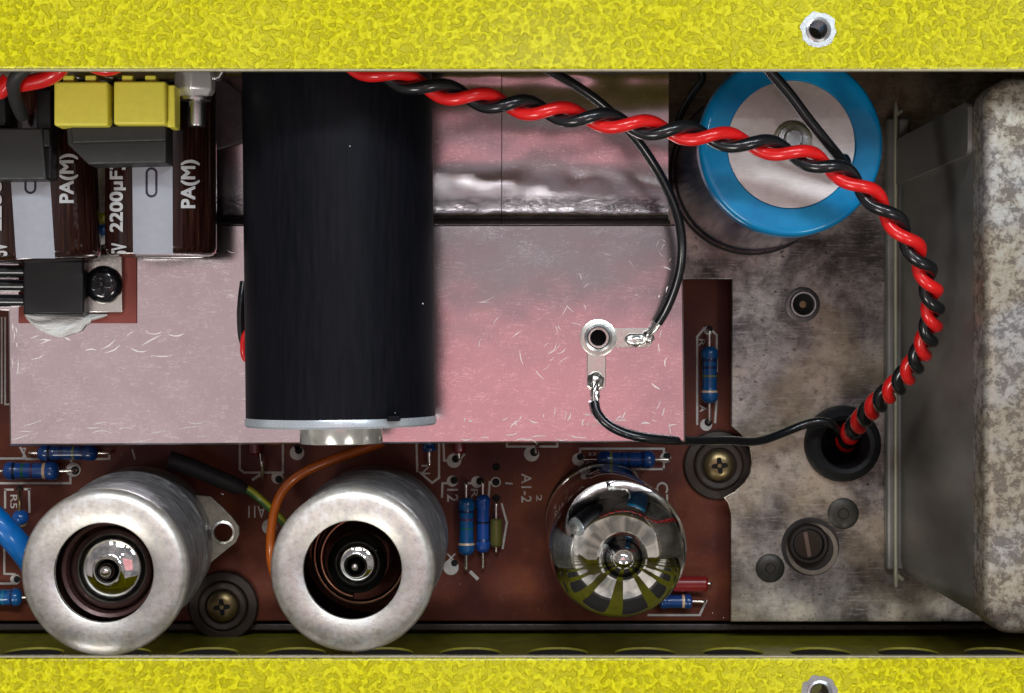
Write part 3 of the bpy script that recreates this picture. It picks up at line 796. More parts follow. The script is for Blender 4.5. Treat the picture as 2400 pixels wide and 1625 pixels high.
t1 = glass_tube('vacuum_tube', 'mirror-topped glass valve inside the left can', (cc1.x, cc1.y), 0.60, 0.3, 3.98, 4.22, 4.48, group='glass valves')
t2 = glass_tube('vacuum_tube', 'dark glass valve inside the right can, under the copper spring', (cc2.x, cc2.y), 0.44, 0.3, 3.72, 3.95, 4.2, group='glass valves')
lathe('collar', [(0.63, 3.6), (0.63, 4.02), (0.65, 4.10), (0.70, 4.12), (0.76, 4.05), (0.78, 3.9), (0.9, 3.85), (0.9, 3.6)], (cc1.x, cc1.y, 0), MBRR, c1, seg=64, closed=True)
lathe('liner', [(R1-0.06, 1.0), (R1-0.06, 4.2)], (cc1.x, cc1.y, 0), MDARK, c1, seg=48)
lathe('liner', [(R2-0.06, 1.0), (R2-0.06, 4.2)], (cc2.x, cc2.y, 0), MDARK, c2, seg=48)
lathe('lower_sleeve', [(0.8, 3.0), (0.9, 3.02), (1.1, 3.0)], (cc1.x, cc1.y, 0), MDARK, c1, seg=48)
def lean(o, dx, zt=4.5):
    r0 = o.parent.location
    for v in o.data.vertices:
        z = v.co.z + r0.z
        if z < zt-0.25: v.co.x += dx*(1-z/zt)
for ch in c1.children:
    if ch.name.startswith(('side', 'liner')): lean(ch, -0.38)
path = []
for i in range(150):
    u = i/149
    a_ = -1.75 - 2*PI*1.42*(1-u)
    r_ = 0.76 - 0.20*u
    path.append(Vector((cc2.x + r_*math.cos(a_), cc2.y + r_*math.sin(a_), 2.75 + 0.50*u)))
tube('spring', path, 0.05, MCOP, c2, seg=10)

# bare valve
BV = P(1451, 1290, 4.2)
t3 = thing('vacuum_tube', 'bare valve with a bright mirrored dome and pointed tip, no can over it', 'valve', (BV.x, BV.y, ZB), 'glass valves')
R3 = S(163, 4.2)
prof = [(0, 0.15), (R3*0.86, 0.16), (R3*0.97, 0.28), (R3, 0.5), (R3, 3.80), (R3*0.99, 4.05), (R3*0.95, 4.27), (R3*0.88, 4.46), (R3*0.77, 4.64), (R3*0.63, 4.79), (R3*0.49, 4.90), (R3*0.37, 4.975), (R3*0.29, 5.04), (R3*0.24, 5.12), (R3*0.20, 5.22), (R3*0.14, 5.32), (R3*0.07, 5.375), (0, 5.385)]
lathe('glass_envelope', prof, (BV.x, BV.y, 0), MGLASS, t3, seg=96, ang=80)
pm = [(R3*0.965, 2.2), (R3*0.965, 3.84)] + [(r*0.965, z-0.03) for r, z in prof[5:]]
lathe('getter_mirror', pm, (BV.x, BV.y, 0), MMIR, t3, seg=96, ang=80)
lathe('electrode_plate', [(0, 0.6), (0.55, 0.6), (0.55, 2.0), (0, 2.0)], (BV.x, BV.y, 0), simple('grey_electrode', (0.10, 0.10, 0.11), 0.4, 0.8, grain=0.3), t3, seg=8)
lathe('mica_disc', [(0, 2.05), (0.9, 2.05), (0.9, 2.1), (0, 2.1)], (BV.x, BV.y, 0), simple('pale_mica', (0.4, 0.38, 0.34), 0.3), t3, seg=40)
lathe('valve_socket', [(0, ZB), (R3-0.02, ZB), (R3-0.02, 0.05), (R3-0.06, 0.14), (0, 0.14)], (BV.x, BV.y, 0), MBPL, t3, seg=64)

# ------------------------------------------------------------------ aluminium bracket
ZP = 2.4
br = thing('heat_sink_bracket', 'scratched aluminium bracket plate behind the black tube, with a bent foot', 'bracket', (P(800, 800, 0).x, 1.9, 0))
pl = P(20, 700, ZP); pr_ = P(1606, 1040, ZP); fy = P(0, 526, ZP).y
hx = P(1402, 792, ZP)
pts = [(P(22, 0, ZP).x, P(0, 1045, ZP).y), (P(1607, 0, ZP).x, P(0, 1037, ZP).y), (P(1600, 0, ZP).x, fy), (P(-60, 0, ZP).x, fy), (P(-60, 0, ZP).x, P(0, 724, ZP).y), (P(18, 0, ZP).x, P(0, 730, ZP).y)]
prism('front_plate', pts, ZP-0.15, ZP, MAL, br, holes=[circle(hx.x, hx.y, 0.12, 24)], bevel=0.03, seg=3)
# bright scratches and burrs on the plate
rs = random.Random(5)
bm = bmesh.new()
def scratch(px, py, ang, ln, wd, bend, z):
    n = 6; L_ = []; R_ = []
    for i in range(n+1):
        t_ = i/n-0.5; a_ = ang + bend*t_
        x = px + ln*t_*math.cos(a_); y = py + ln*t_*math.sin(a_)
        h_ = wd*(1-(2*t_)**2)*rs.uniform(0.5, 1.2)*0.5 + 0.15
        L_.append(bm.verts.new(P(x-h_*math.sin(a_), y+h_*math.cos(a_), z))); R_.append(bm.verts.new(P(x+h_*math.sin(a_), y-h_*math.cos(a_), z)))
    for i in range(n): bm.faces.new([L_[i], L_[i+1], R_[i+1], R_[i]])
for (n_, xa, xb, ya, yb_2, am, asd, l0, l1, w1_) in (
        (26, 70, 480, 780, 840, 0.0, 0.25, 14, 55, 4.5), (22, 40, 560, 990, 1036, -0.1, 0.15, 12, 60, 5.0), (12, 26, 44, 760, 1030, 1.55, 0.15, 10, 40, 4),
        (26, 1120, 1330, 690, 900, -0.75, 0.45, 10, 46, 2.0), (20, 1200, 1560, 690, 980, -0.2, 1.2, 8, 34, 2.0), (26, 1535, 1572, 560, 1010, 1.5, 0.5, 8, 30, 5),
        (34, 1040, 1590, 972, 1000, -0.3, 0.8, 8, 30, 5), (18, 1040, 1590, 1018, 1034, 0.0, 0.1, 14, 60, 4), (10, 1030, 1500, 560, 680, 0.1, 1.0, 8, 26, 1.8), (10, 500, 560, 560, 700, 0.3, 0.4, 8, 30, 2.5)):
    for _ in range(int(n_*0.6)):
        scratch(rs.uniform(xa, xb), rs.uniform(ya, yb_2), rs.gauss(am, asd), rs.uniform(l0, l1), rs.uniform(0.3, 0.8)*w1_, rs.uniform(-0.7, 0.7), ZP+0.0015+rs.uniform(0, 0.002))
finish(bm, 'scratch_marks', simple('bright_scratch', (0.92, 0.86, 0.82), 0.45, 0.5, grain=0.2), br, smooth=False, kind='stuff')
# foot: fold, vertical web and gently sloping foot with a ripple near its end
def sheet(name, prof, x0, x1, th, mat, parent, nx=40, ripple=None, **k):
    bm = bmesh.new()
    up = []; dn = []
    n = len(prof)
    for i, (y, z) in enumerate(prof):
        a_ = prof[max(0, i-1)]; b_ = prof[min(n-1, i+1)]
        d = Vector((b_[0]-a_[0], b_[1]-a_[1])).normalized(); nn = Vector((-d.y, d.x))
        ru = []; rd = []
        for j in range(nx+1):
            x = x0 + (x1-x0)*j/nx
            dz = ripple(x, y) if ripple else 0
            ru.append(bm.verts.new((x, y, z+dz))); rd.append(bm.verts.new((x, y-nn.x*th, z+dz-nn.y*th)))
        up.append(ru); dn.append(rd)
    for i in range(n-1):
        for j in range(nx):
            bm.faces.new([up[i][j], up[i][j+1], up[i+1][j+1], up[i+1][j]])
            bm.faces.new([dn[i][j], dn[i+1][j], dn[i+1][j+1], dn[i][j+1]])
        bm.faces.new([up[i][0], up[i+1][0], dn[i+1][0], dn[i][0]])
        bm.faces.new([up[i][nx], dn[i][nx], dn[i+1][nx], up[i+1][nx]])
    for j in range(nx):
        bm.faces.new([up[0][j], dn[0][j], dn[0][j+1], up[0][j+1]])
        bm.faces.new([up[-1][j], up[-1][j+1], dn[-1][j+1], dn[-1][j]])
    return finish(bm, name, mat, parent, ang=60, **k)
prof = [(fy+0.003, ZP-0.02), (fy+0.045, ZP-0.05), (fy+0.07, ZP-0.13), (fy+0.085, 2.10), (fy+0.13, 2.02)]
yy, zz = fy+0.13, 2.02
while yy < 4.9:
    u = yy-fy
    sl = -0.22*math.exp(-(u-0.13)/0.07) + 0.085*min(1, max(0, (u-0.72)/0.3)) - 0.10*min(1, max(0, (u-1.75)/0.4))
    zz += sl*0.04; yy += 0.04
    prof.append((yy, zz))
def foot_ripple(x, y):
    d = 0.010*noise.noise(Vector((x*0.8, y*1.5, 1))) + 0.004*noise.noise(Vector((x*3, y*3, 4)))
    d += -0.008*math.exp(-((x+0.25)/0.9)**2)*math.tanh((y-2.70)/0.14)
    if y > 3.9: d += 0.05*math.exp(-((y-4.32)/0.16)**2)*(0.6+noise.noise(Vector((x*1.6, 2, 0))))
    return d
x0, x1 = P(480, 0, 2.0).x, P(1566, 0, 2.0).x
xs_ = P(1176, 0, 2.0).x
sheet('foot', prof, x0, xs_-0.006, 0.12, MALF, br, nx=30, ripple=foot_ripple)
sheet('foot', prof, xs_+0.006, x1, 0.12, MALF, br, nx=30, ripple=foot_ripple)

# ------------------------------------------------------------------ black tube capacitor
ZC = 3.92
cx0 = P(799, 996, ZC); RC = S(223, ZC)
t = thing('black_tube', 'large matt black tube with silver end ring lying across the aluminium plate', 'canister', (cx0.x, 1.5, ZP))
bt = t
ye = P(0, 981, ZC).y; yr = P(0, 997, ZC).y
ax = Matrix.Rotation(0.011, 3, 'Z') @ Matrix.Rotation(PI/2, 3, 'X')   # local z -> -y
cc = Vector((cx0.x, 4.6, ZC)) + Vector((-0.06, 0, 0))
lathe('sleeve', [(0, 0), (RC-0.06, 0), (RC-0.01, 0.04), (RC-0.012, 4.6-ye-0.02), (RC-0.03, 4.6-ye)], cc, MTUBE, t, axis=ax, seg=96)
lathe('end_ring', [(RC-0.2, 4.6-ye-0.05), (RC-0.004, 4.6-ye-0.03), (RC+0.006, 4.6-ye), (RC+0.006, 4.6-yr-0.03), (RC-0.02, 4.6-yr), (0, 4.6-yr)], cc, MSIL, t, axis=ax, seg=96)
lathe('end_stub', [(0.61, 4.6-yr-0.02), (0.61, 4.6-yr+0.245), (0.60, 4.6-yr+0.262), (0.58, 4.6-yr+0.266), (0, 4.6-yr+0.266)], cc, MSTUB, t, axis=ax, seg=64)
bm = bmesh.new()
for x_, y_, r_ in ((588, 237, 2.2), (820, 343, 1.6), (991, 712, 2.0), (926, 968, 1.3)):
    q_ = P(x_, y_, ZC+0.6)
    zz_ = ZC + math.sqrt(max(0.0, RC*RC-(q_.x-cx0.x)**2))
    for _ in range(4):
        q_ = P(x_, y_, zz_); zz_ = ZC + math.sqrt(max(0.0, RC*RC-(q_.x-cx0.x-0.011*q_.y)**2))
    bmesh.ops.create_icosphere(bm, subdivisions=1, radius=S(r_, zz_), matrix=Matrix.Translation(P(x_, y_, zz_)))
finish(bm, 'dust_specks', simple('pale_dust', (0.7, 0.7, 0.68), 0.7), t, kind='stuff')
nx_ = P(922, 984, ZC+1.25)
box('ring_notch', nx_.x-0.09, nx_.x+0.09, nx_.y-0.02, nx_.y+0.06, ZC+1.0, ZC+1.30, MTUBE, t, bevel=0.015)

# ------------------------------------------------------------------ solder lug and its rivet
lg = P(1402, 792, ZP)
t = thing('solder_lug', 'two-armed tinned solder lug riveted to the aluminium plate', 'solder lug', (lg.x, lg.y, ZP))
lathe('lug_ring', [(0.13, 0.002), (S(43, ZP), 0.002), (S(43, ZP), 0.045), (S(38, ZP), 0.055), (0.13, 0.055)], (lg.x, lg.y, ZP), MTIN, t, seg=48, closed=True)
lathe('rivet', [(S(24, ZP), -0.3), (S(24, ZP), 0.11), (S(27, ZP), 0.135), (S(32, ZP), 0.12), (S(33, ZP), 0.055)], (lg.x, lg.y, ZP), MGAL, t, seg=48)
lathe('rivet_bore', [(0, -0.28), (S(24.5, ZP), -0.28), (S(24.5, ZP), -0.1)], (lg.x, lg.y, ZP), MHOLE, t, seg=32)
pprism('arm', [(1438, 770), (1520, 769), (1528, 778), (1528, 806), (1520, 814), (1438, 815)], ZP+0.003, ZP+0.04, MTIN, t, bevel=0.01)
pprism('arm', [(1376, 828), (1420, 828), (1420, 905), (1412, 915), (1384, 915), (1376, 905)], ZP+0.003, ZP+0.04, MTIN, t, bevel=0.01, label='brass-tinted lower arm of the lug')
def blob(name, c, rad, mat, parent, amp=0.3, seed=0, sc_=(1, 1, 1)):
    bm = bmesh.new(); bmesh.ops.create_icosphere(bm, subdivisions=4, radius=1.0)
    for v in bm.verts:
        n_ = v.co.normalized()
        r = rad*(1+amp*noise.noise(n_*1.7+Vector((seed, 0, 0))))
        v.co = Vector((n_.x*r*sc_[0], n_.y*r*sc_[1], n_.z*r*sc_[2])) + Vector(c)
    return finish(bm, name, mat, parent, ang=180)
blob('solder', P(1490, 797, ZP+0.06), 0.14, MSOLD, t, 0.15, 1, (1.3, 0.75, 0.5))
blob('solder', P(1520, 790, ZP+0.12), 0.10, MSOLD, t, 0.15, 2, (0.9, 1.1, 0.9))
blob('solder', P(1396, 893, ZP+0.08), 0.13, MSOLD, t, 0.12, 4, (1, 1.1, 0.8))

# ------------------------------------------------------------------ wires
D2S = 2400/2324
def wire(name, pts, r, mat, label, seg=16, cat='wire'):
    o = thing(name, label, cat, P(pts[0][0]*D2S, pts[0][1]*D2S, pts[0][2]))
    tube('insulation', spline([P(x*D2S, y*D2S, z) for x, y, z in pts], 8), r, mat, o, seg=seg)
    return o
w1 = wire('black_wire', [(1185, 120, 4.9), (1245, 158, 4.7), (1300, 190, 4.5), (1360, 232, 4.3), (1410, 278, 4.15), (1445, 318, 4.05), (1480, 368, 3.9), (1512, 425, 3.7), (1536, 484, 3.5), (1547, 545, 3.3), (1545, 600, 3.15), (1533, 650, 3.0), (1514, 698, 2.85), (1494, 733, 2.75)], 0.072, MBW, 'black wire curving down from the top rim to the right arm of the solder lug')
def strands(parent, pts, r=0.030, n=3, seed=0):
    base = spline([P(x, y, z) for x, y, z in pts], 8)
    T, N = frames(base)
    for k_ in range(n):
        path = []
        for i, p in enumerate(base):
            u = i/(len(base)-1); a_ = 2*PI*k_/n + u*2.5 + seed
            b_ = T[i].cross(N[i]); rr = 0.035*(1-0.3*u)
            path.append(p + (N[i]*math.cos(a_)+b_*math.sin(a_))*rr)
        tube('bare_strand', path, r, MSOLD, parent, seg=8)
strands(w1, [(1545, 752, 2.75), (1535, 768, 2.68), (1524, 782, 2.6), (1518, 796, 2.5)])
w2 = wire('black_wire', [(1349, 912, 2.62), (1356, 938, 2.66), (1380, 964, 2.68), (1420, 984, 2.66), (1470, 995, 2.6), (1530, 1000, 2.4), (1590, 1001, 1.9), (1650, 1000, 1.4), (1705, 1003, 1.0), (1740, 997, 0.8), (1780, 982, 0.65), (1820, 966, 0.6), (1860, 957, 0.65), (1890, 965, 0.6), (1905, 985, 0.3), (1912, 1000, -0.4)], 0.073, MBW, 'black wire running from the lower arm of the solder lug to the rubber grommet')
strands(w2, [(1398, 885, 2.5), (1396, 905, 2.58), (1393, 925, 2.62), (1398, 945, 2.63)], seed=1)
blob('solder', P(1396, 925, ZP+0.2), 0.07, MSOLD, w2, 0.2, 7, (0.9, 1.6, 0.8))
w3 = wire('black_wire', [(1700, 110, 5.9), (1745, 160, 5.7), (1790, 212, 5.5), (1832, 268, 5.3), (1872, 318, 5.1), (1900, 352, 4.85), (1918, 376, 4.6)], 0.078, MBW, 'black wire ending on the pale disc of the blue capacitor')
lathe_c = P(1918*D2S, 372*D2S, 4.45)
blob('end_sleeve', P(1914*D2S, 370*D2S, 4.62), 0.115, MBW, w3, 0.1, 3, (1.0, 1.2, 0.9))
wire('black_wire', [(440, 338, 2.2), (490, 322, 2.25), (550, 296, 2.3), (620, 270, 2.3)], 0.075, MBW, 'thin black wire slipping behind the black tube beside the brown capacitor')
wire('black_wire', [(553, 640, 2.55), (548, 680, 2.6), (546, 720, 2.6), (550, 770, 2.55), (565, 800, 2.5)], 0.06, MBW, 'dark wire just showing at the left side of the black tube')
wire('red_wire', [(575, 740, 2.55), (556, 760, 2.6), (552, 790, 2.6), (556, 812, 2.55), (575, 830, 2.5)], 0.05, MRED, 'sliver of red wire at the left side of the black tube')
wire('black_wire', [(1560, 130, 1.6), (1595, 172, 1.5), (1570, 215, 1.2), (1545, 260, 0.9), (1528, 320, 0.5)], 0.06, MBW, 'black wire in the shadow left of the blue capacitor')

# twisted pair
ctl = [(720, 120, 5.95), (790, 141, 5.92), (860, 166, 5.9), (930, 187, 5.85), (1000, 206, 5.8), (1070, 221, 5.75), (1150, 237, 5.7), (1230, 250, 5.65), (1310, 264, 5.6), (1390, 276, 5.55), (1460, 288, 5.5), (1530, 298, 5.45), (1600, 308, 5.4), (1680, 322, 5.35), (1760, 338, 5.3), (1830, 358, 5.3), (1890, 382, 5.25), (1945, 417, 5.2), (1990, 458, 5.15), (2030, 503, 5.1), (2065, 550, 5.0), (2093, 598, 4.85), (2110, 646, 4.65), (2117, 692, 4.4), (2113, 738, 4.1), (2098, 784, 3.7), (2074, 828, 3.25), (2043, 866, 2.75), (2005, 902, 2.2), (1970, 936, 1.55), (1940, 970, 0.8), (1922, 995, 0.0), (1916, 1010, -0.7)]
base = spline([P(x*D2S, y*D2S, z) for x, y, z in ctl], 14)
T, N = frames(base)
arc = [0.0]
for p, q in zip(base, base[1:]): arc.append(arc[-1]+(q-p).length)
RW = 0.090
PH0 = 3.6+1.68
phase = [PH0]
tot = arc[-1]
for i in range(1, len(base)):
    u = arc[i]/tot
    pitch = 1.16 + (0.72-1.16)*min(1, max(0, (u-0.42)/0.25))
    pitch *= 1 + 0.16*noise.noise(Vector((arc[i]*0.55, 3.1, 0)))
    phase.append(phase[-1] - 2*PI*(arc[i]-arc[i-1])/pitch)
for nm, mat, off, lab in (('red_wire', MRED, 0.0, 'long red wire twisted with a black one, sweeping over the blue capacitor into the grommet'), ('black_wire', MBW, PI, 'long black wire twisted with the red one, sweeping over the blue capacitor into the grommet')):
    path = []
    for i, p in enumerate(base):
        b_ = T[i].cross(N[i]); a_ = phase[i]+off
        path.append(p + (N[i]*math.cos(a_)+b_*math.sin(a_))*RW*(1.0 + 0.10*abs(noise.noise(Vector((arc[i]*0.8, off, 1))))))
    o = tube(nm, path, RW, mat, None, seg=16)
    tag(o, lab, 'wire', 'twisted pair of wires')

# green and yellow wire from a grey sleeve, orange wire
t = thing('striped_wire', 'green and yellow striped wire coming out of a dark grey sleeve', 'wire', P(578, 1143, 0.3))
sl = [(395, 1078, 0.5), (440, 1092, 0.45), (500, 1117, 0.4), (550, 1138, 0.35), (577, 1148, 0.3)]
tube('sleeve', spline([P(*p) for p in sl], 6), lambda u: 0.155-0.045*max(0, (u-0.8)/0.2)-0.02*u, MGS, t, seg=24)
g = spline([P(*p) for p in [(570, 1144, 0.3), (588, 1153, 0.3), (612, 1172, 0.28), (640, 1198, 0.2), (672, 1232, 0.1)]], 10)
tube('insulation', g, 0.068, MGN, t, seg=16)
tube('yellow_stripe', [p + Vector((0.018, 0.018, 0.022)) for p in g], 0.052, MYW, t, seg=12)
wire('orange_wire', [(p[0]/D2S, p[1]/D2S, p[2]) for p in [(900, 1035, 1.2), (856, 1052, 1.1), (797, 1072, 1.0), (732, 1097, 0.9), (690, 1122, 0.8), (662, 1152, 0.75), (646, 1188, 0.7), (638, 1228, 0.7), (634, 1275, 0.7), (636, 1320, 0.6), (650, 1370, 0.4)]], 0.078, MOR, 'orange wire curving from under the black tube down behind the right can')

# ------------------------------------------------------------------ blue capacitor
ZT = 4.3
bc = P(1855, 338, ZT); RB = S(217, ZT); RI = S(150, ZT)
t = thing('blue_capacitor', 'big upright blue electrolytic capacitor with a pale metal disc on top', 'capacitor', (bc.x, bc.y, 0))
lathe('lower_sleeve', [(0, 0.02), (RB-0.01, 0.02), (RB-0.01, ZT-0.3)], (bc.x, bc.y, 0), simple('dark_navy_sleeve', (0.008, 0.03, 0.075), 0.12, coat=0.5), t, seg=128)
lathe('sleeve', [(RB-0.04, ZT-0.34), (RB, ZT-0.32), (RB, ZT-0.13), (RB-0.01, ZT-0.07), (RB-0.035, ZT-0.02), (RB-0.07, ZT), (RB-0.14, ZT-0.003), (RI+0.02, ZT-0.01), (RI, ZT-0.03), (RI, ZT-0.06), (0, ZT-0.07)], (bc.x, bc.y, 0), MBC, t, seg=128)
lathe('top_disc', [(0, ZT-0.035), (RI-0.004, ZT-0.038), (RI-0.004, ZT-0.1)], (bc.x, bc.y, 0), MDISC, t, seg=96)
rv = P(1861, 325, ZT+0.1)
tm = thing('x', 'x', 'x', (0, 0, 0)); bpy.data.objects.remove(tm)
lathe('terminal_washer', [(0, 0.0), (S(45, ZT), 0.0), (S(45, ZT), 0.02), (S(38, ZT), 0.04), (0.0, 0.04)], (rv.x, rv.y, ZT-0.034), MTIN, t, seg=48)
lathe('rivet', [(0, 0.13), (S(19, ZT), 0.125), (S(22, ZT), 0.10), (S(23, ZT), 0.06), (S(34, ZT), 0.05), (S(36, ZT), 0.0)], (rv.x, rv.y, ZT), MGAL, t, seg=48)
pprism('terminal_tab', [(1885, 345), (1920, 350), (1960, 375), (1972, 402), (1950, 402), (1900, 378), (1868, 362)], ZT-0.02, ZT+0.02, MTIN, t, bevel=0.01)
lathe('base_clip', [(RB+0.015, 0.0), (RB+0.05, 0.0), (RB+0.05, 0.10), (RB+0.015, 0.10)], (bc.x, bc.y, 0), MRUB, t, seg=96, closed=True)

# ------------------------------------------------------------------ transformer
tf = thing('transformer', 'large mottled metal transformer cover at the right border', 'transformer', (8.6, 0, 0))
XL, YB_, YT_, ZTF = 6.53, -3.98, 3.72, 5.6
def rbox(name, x0, x1, y0, y1, z0, z1, r, fil, mat, parent, n=8, nf=5):
    """box with rounded upright corners and a rolled top edge"""
    bm = bmesh.new(); rings = []
    def ring(ins, z): return [bm.verts.new((x, y, z)) for x, y in rrect(x0+ins, x1-ins, y0+ins, y1-ins, max(0.02, r-ins), n)]
    rings.append(ring(0, z0)); rings.append(ring(0, z1-fil))
    for i in range(1, nf+1):
        t_ = PI/2*i/nf
        rings.append(ring(fil*(1-math.cos(t_)), z1-fil+fil*math.sin(t_)))
    for a_, b_ in zip(rings, rings[1:]):
        m_ = len(a_)
        for i in range(m_): bm.faces.new([a_[i], a_[(i+1)%m_], b_[(i+1)%m_], b_[i]])
    bm.faces.new(rings[-1]); bm.faces.new(list(reversed(rings[0])))
    return finish(bm, name, mat, parent, ang=40)
rbox('cover', XL, 11.4, YB_, YT_, 5.0, ZTF, 0.40, 0.13, MZN, tf)
rbox('side_shell', XL+0.02, 11.35, YB_+0.03, YT_-0.03, 0.0, 5.02, 0.40, 0.02, MTS, tf)
yr1 = 2.72
prism('raised_panel', rrect(0.15, 5.0, yr1, YT_-0.25, 0.12, 4), XL-0.08, XL+0.03, MTS, tf, fn=lambda u, v, h: Vector((h, v, u)), bevel=0.05, seg=3)
# folded flange round the foot of the transformer
xg = P(2101, 0, 0.35).x
tube('gasket_rim', spline([Vector((xg+0.10, P(0, 268, .3).y+0.06, 0.30)), Vector((xg+0.03, P(0, 268, .3).y, 0.30)), Vector((xg, P(0, 285, .3).y, 0.3)), Vector((xg, 0, 0.3)), Vector((xg, P(0, 1330, .3).y, 0.3)), Vector((xg+0.03, P(0, 1348, .3).y, 0.28)), Vector((xg+0.13, P(0, 1357, .3).y-0.02, 0.26))], 8), 0.036, simple('pale_rim', (0.46, 0.46, 0.33), 0.4, 0.4, grain=0.2), tf, seg=10)
box('foot_flange', xg-0.14, XL+0.2, P(0, 1338, .2).y, P(0, 275, .2).y, 0.004, 0.22, MTS, tf, bevel=0.06, seg=3)

# ------------------------------------------------------------------ grommet, inserts, slotted screw on the floor
t = thing('rubber_grommet', 'big black rubber grommet where the twisted wires go down', 'grommet', (gh.x, gh.y, 0))
Rg, rg = S(91, .3), S(54, .3)
lathe('rubber_ring', [(rg, -0.35), (rg, 0.20), (rg+0.03, 0.28), (rg+0.10, 0.32), (Rg-0.10, 0.26), (Rg-0.02, 0.14), (Rg, 0.005), (rg+0.05, 0.005), (rg+0.05, -0.35)], (gh.x, gh.y, 0), MRUB, t, seg=72, closed=True)
c = P(1881, 714, 0)
t = thing('press_nut', 'empty threaded insert with a silver ring in the steel floor', 'threaded insert', c)
lathe('ring', [(S(24, 0), -0.1), (S(24, 0), 0.10), (S(26, 0), 0.12), (S(29, 0), 0.12), (S(31, 0), 0.09), (S(31, 0), 0.003)], c, MGAL, t, seg=48)
lathe('collar', [(S(31, 0), 0.02), (S(37, 0), 0.018), (S(41, 0), 0.003)], c, simple('dark_pressed_collar', (0.20, 0.19, 0.19), 0.4, 0.8, grain=0.4), t, seg=40)
lathe('bore', [(0, 0.02), (S(10, 0), 0.021), (S(18, 0), 0.05), (S(24.2, 0), 0.06)], c, MHOLE, t, seg=32)
lathe('thread', [(0.0, 0.028), (S(8, 0), 0.026)], c, MBRASS, t, seg=16)
c = P(1899, 1281, 0)
t = thing('slotted_screw', 'dark slotted screw in a thin pale ring, low on the steel floor', 'screw', c)
lathe('recess', [(0, 0.004), (S(68, 0), 0.004)], c, simple('dark_recess', (0.02, 0.016, 0.014), 0.5, grain=0.3), t, seg=48)
lathe('ring', [(S(50, 0), 0.006), (S(50, 0), 0.03), (S(60, 0), 0.035), (S(62, 0), 0.006)], P(1903, 1287, 0), simple('tarnished_ring', (0.30, 0.26, 0.21), 0.4, 0.6, grain=0.5), t, seg=48)
lathe('head', [(S(48, 0), 0.005), (S(48, 0), 0.12), (S(43, 0), 0.16), (S(37, 0), 0.16), (S(33, 0), 0.08), (0, 0.07)], P(1892, 1274, 0), simple('dark_screw_collar', (0.014, 0.010, 0.008), 0.4, grain=0.4), t, seg=48)
cz = P(1892, 1276, 0.08); d = Vector((0.16, -0.92, 0)).normalized(); n_ = Vector((-d.y, d.x, 0))
lathe('slot_face', [(0, 0.085), (S(29, 0), 0.08)], P(1892, 1276, 0), simple('brown_brass', (0.05, 0.035, 0.025), 0.4, 0.7, grain=0.5), t, seg=32)
pp = [cz + d*u*S(29, 0) + n_*v*S(4.5, 0) for u, v in ((-1, -1), (1, -1), (1, 1), (-1, 1))]
prism('slot', [(p.x, p.y) for p in pp], 0.081, 0.094, simple('worn_slot_edge', (0.16, 0.11, 0.09), 0.4, 0.6), t, smooth=False)
for x, y, r, lab in ((1976, 1204, 37, 'dark round rivet head up and right of the slotted screw'), (1805, 1332, 34, 'dark round rivet head down and left of the slotted screw')):
    c = P(x, y, 0)
    t = thing('rivet', lab, 'rivet', c, 'rivets either side of the slotted screw')
    lathe('rivet_head', [(0, 0.05), (S(r*0.3, 0), 0.05), (S(r*0.36, 0), 0.035), (S(r*0.8, 0), 0.035), (S(r, 0), 0.003)], c, simple('dark_rivet', (0.075, 0.07, 0.06), 0.45, 0.7, grain=0.5), t, seg=32)

# ------------------------------------------------------------------ left: capacitors, regulator, blocks, bolt
def capw(cx_top, cx_bot, y_end, R, z, label, x_stripe, name='brown_capacitor'):
    A = P(cx_bot, y_end, z); B = P(cx_top, 200, z)
    d = (A-B).normalized(); L = (A-B).length
    t = thing(name, label, 'capacitor', (A+B)/2 - Vector((0, 0, R)), 'brown capacitors with grey stripes')
    side = Vector((d.y, -d.x, 0)); side = Vector((-d.y, d.x, 0)) if side.x < 0 else side
    ax = Matrix((side, Vector((0, 0, 1)), d)).transposed()
    lathe('sleeve', [(0, 0), (R, 0.0), (R, L-0.12), (R-0.02, L-0.05), (R-0.06, L-0.012), (R-0.12, L), (R-0.14, L-0.01), (0, L-0.02)], B, MBROWN, t, axis=ax, seg=96)
    def surf(px, py, off=0.006):
        zz = z + R
        for _ in range(6):
            p = P(px, py, zz); q = p - B; s_ = q.dot(side)
            zz = z + math.sqrt(max(0.0, (R+off)**2 - s_*s_))
        return P(px, py, zz)
    return t, surf, B, d, side, L
def patch(name, surf, x0a, x1a, x0b, x1b, y0, y1, mat, parent, nx=14, ny=10, off=0.006):
    bm = bmesh.new(); rows = []
    for j in range(ny+1):
        v = j/ny; y = y0+(y1-y0)*v; a_ = x0a+(x0b-x0a)*v; b_ = x1a+(x1b-x1a)*v
        rows.append([bm.verts.new(surf(a_+(b_-a_)*i/nx, y, off)) for i in range(nx+1)])
    for r0, r1 in zip(rows, rows[1:]):
        for i in range(nx): bm.faces.new([r0[i], r0[i+1], r1[i+1], r1[i]])
    return finish(bm, name, mat, parent)
RK = 0.83; ZK = 3.35
ck, sf, *_ = capw(377, 378, 600, RK, ZK, 'right brown capacitor with grey stripe beside the black tube', None)
patch('grey_stripe', sf, 309, 404, 312, 405, 300, 596, MSTR, ck)
text_px('printed_text', 'PA(M)', (425, 376, 467, 487), 1, lambda x, y: sf(x, y, 0.012), MSTR2, ck, bold=0.0, slices=8, thick=0.028)
text_px('printed_text', '2200µF', (258, 402, 294, 543), 1, lambda x, y: sf(x, y, 0.012), MSTR2, ck, bold=0.0, slices=8, thick=0.028)
text_px('printed_text', '35V', (262, 571, 296, 612), 1, lambda x, y: sf(x, min(y, 594), 0.012), MSTR2, ck, bold=0.0, slices=8, thick=0.028)
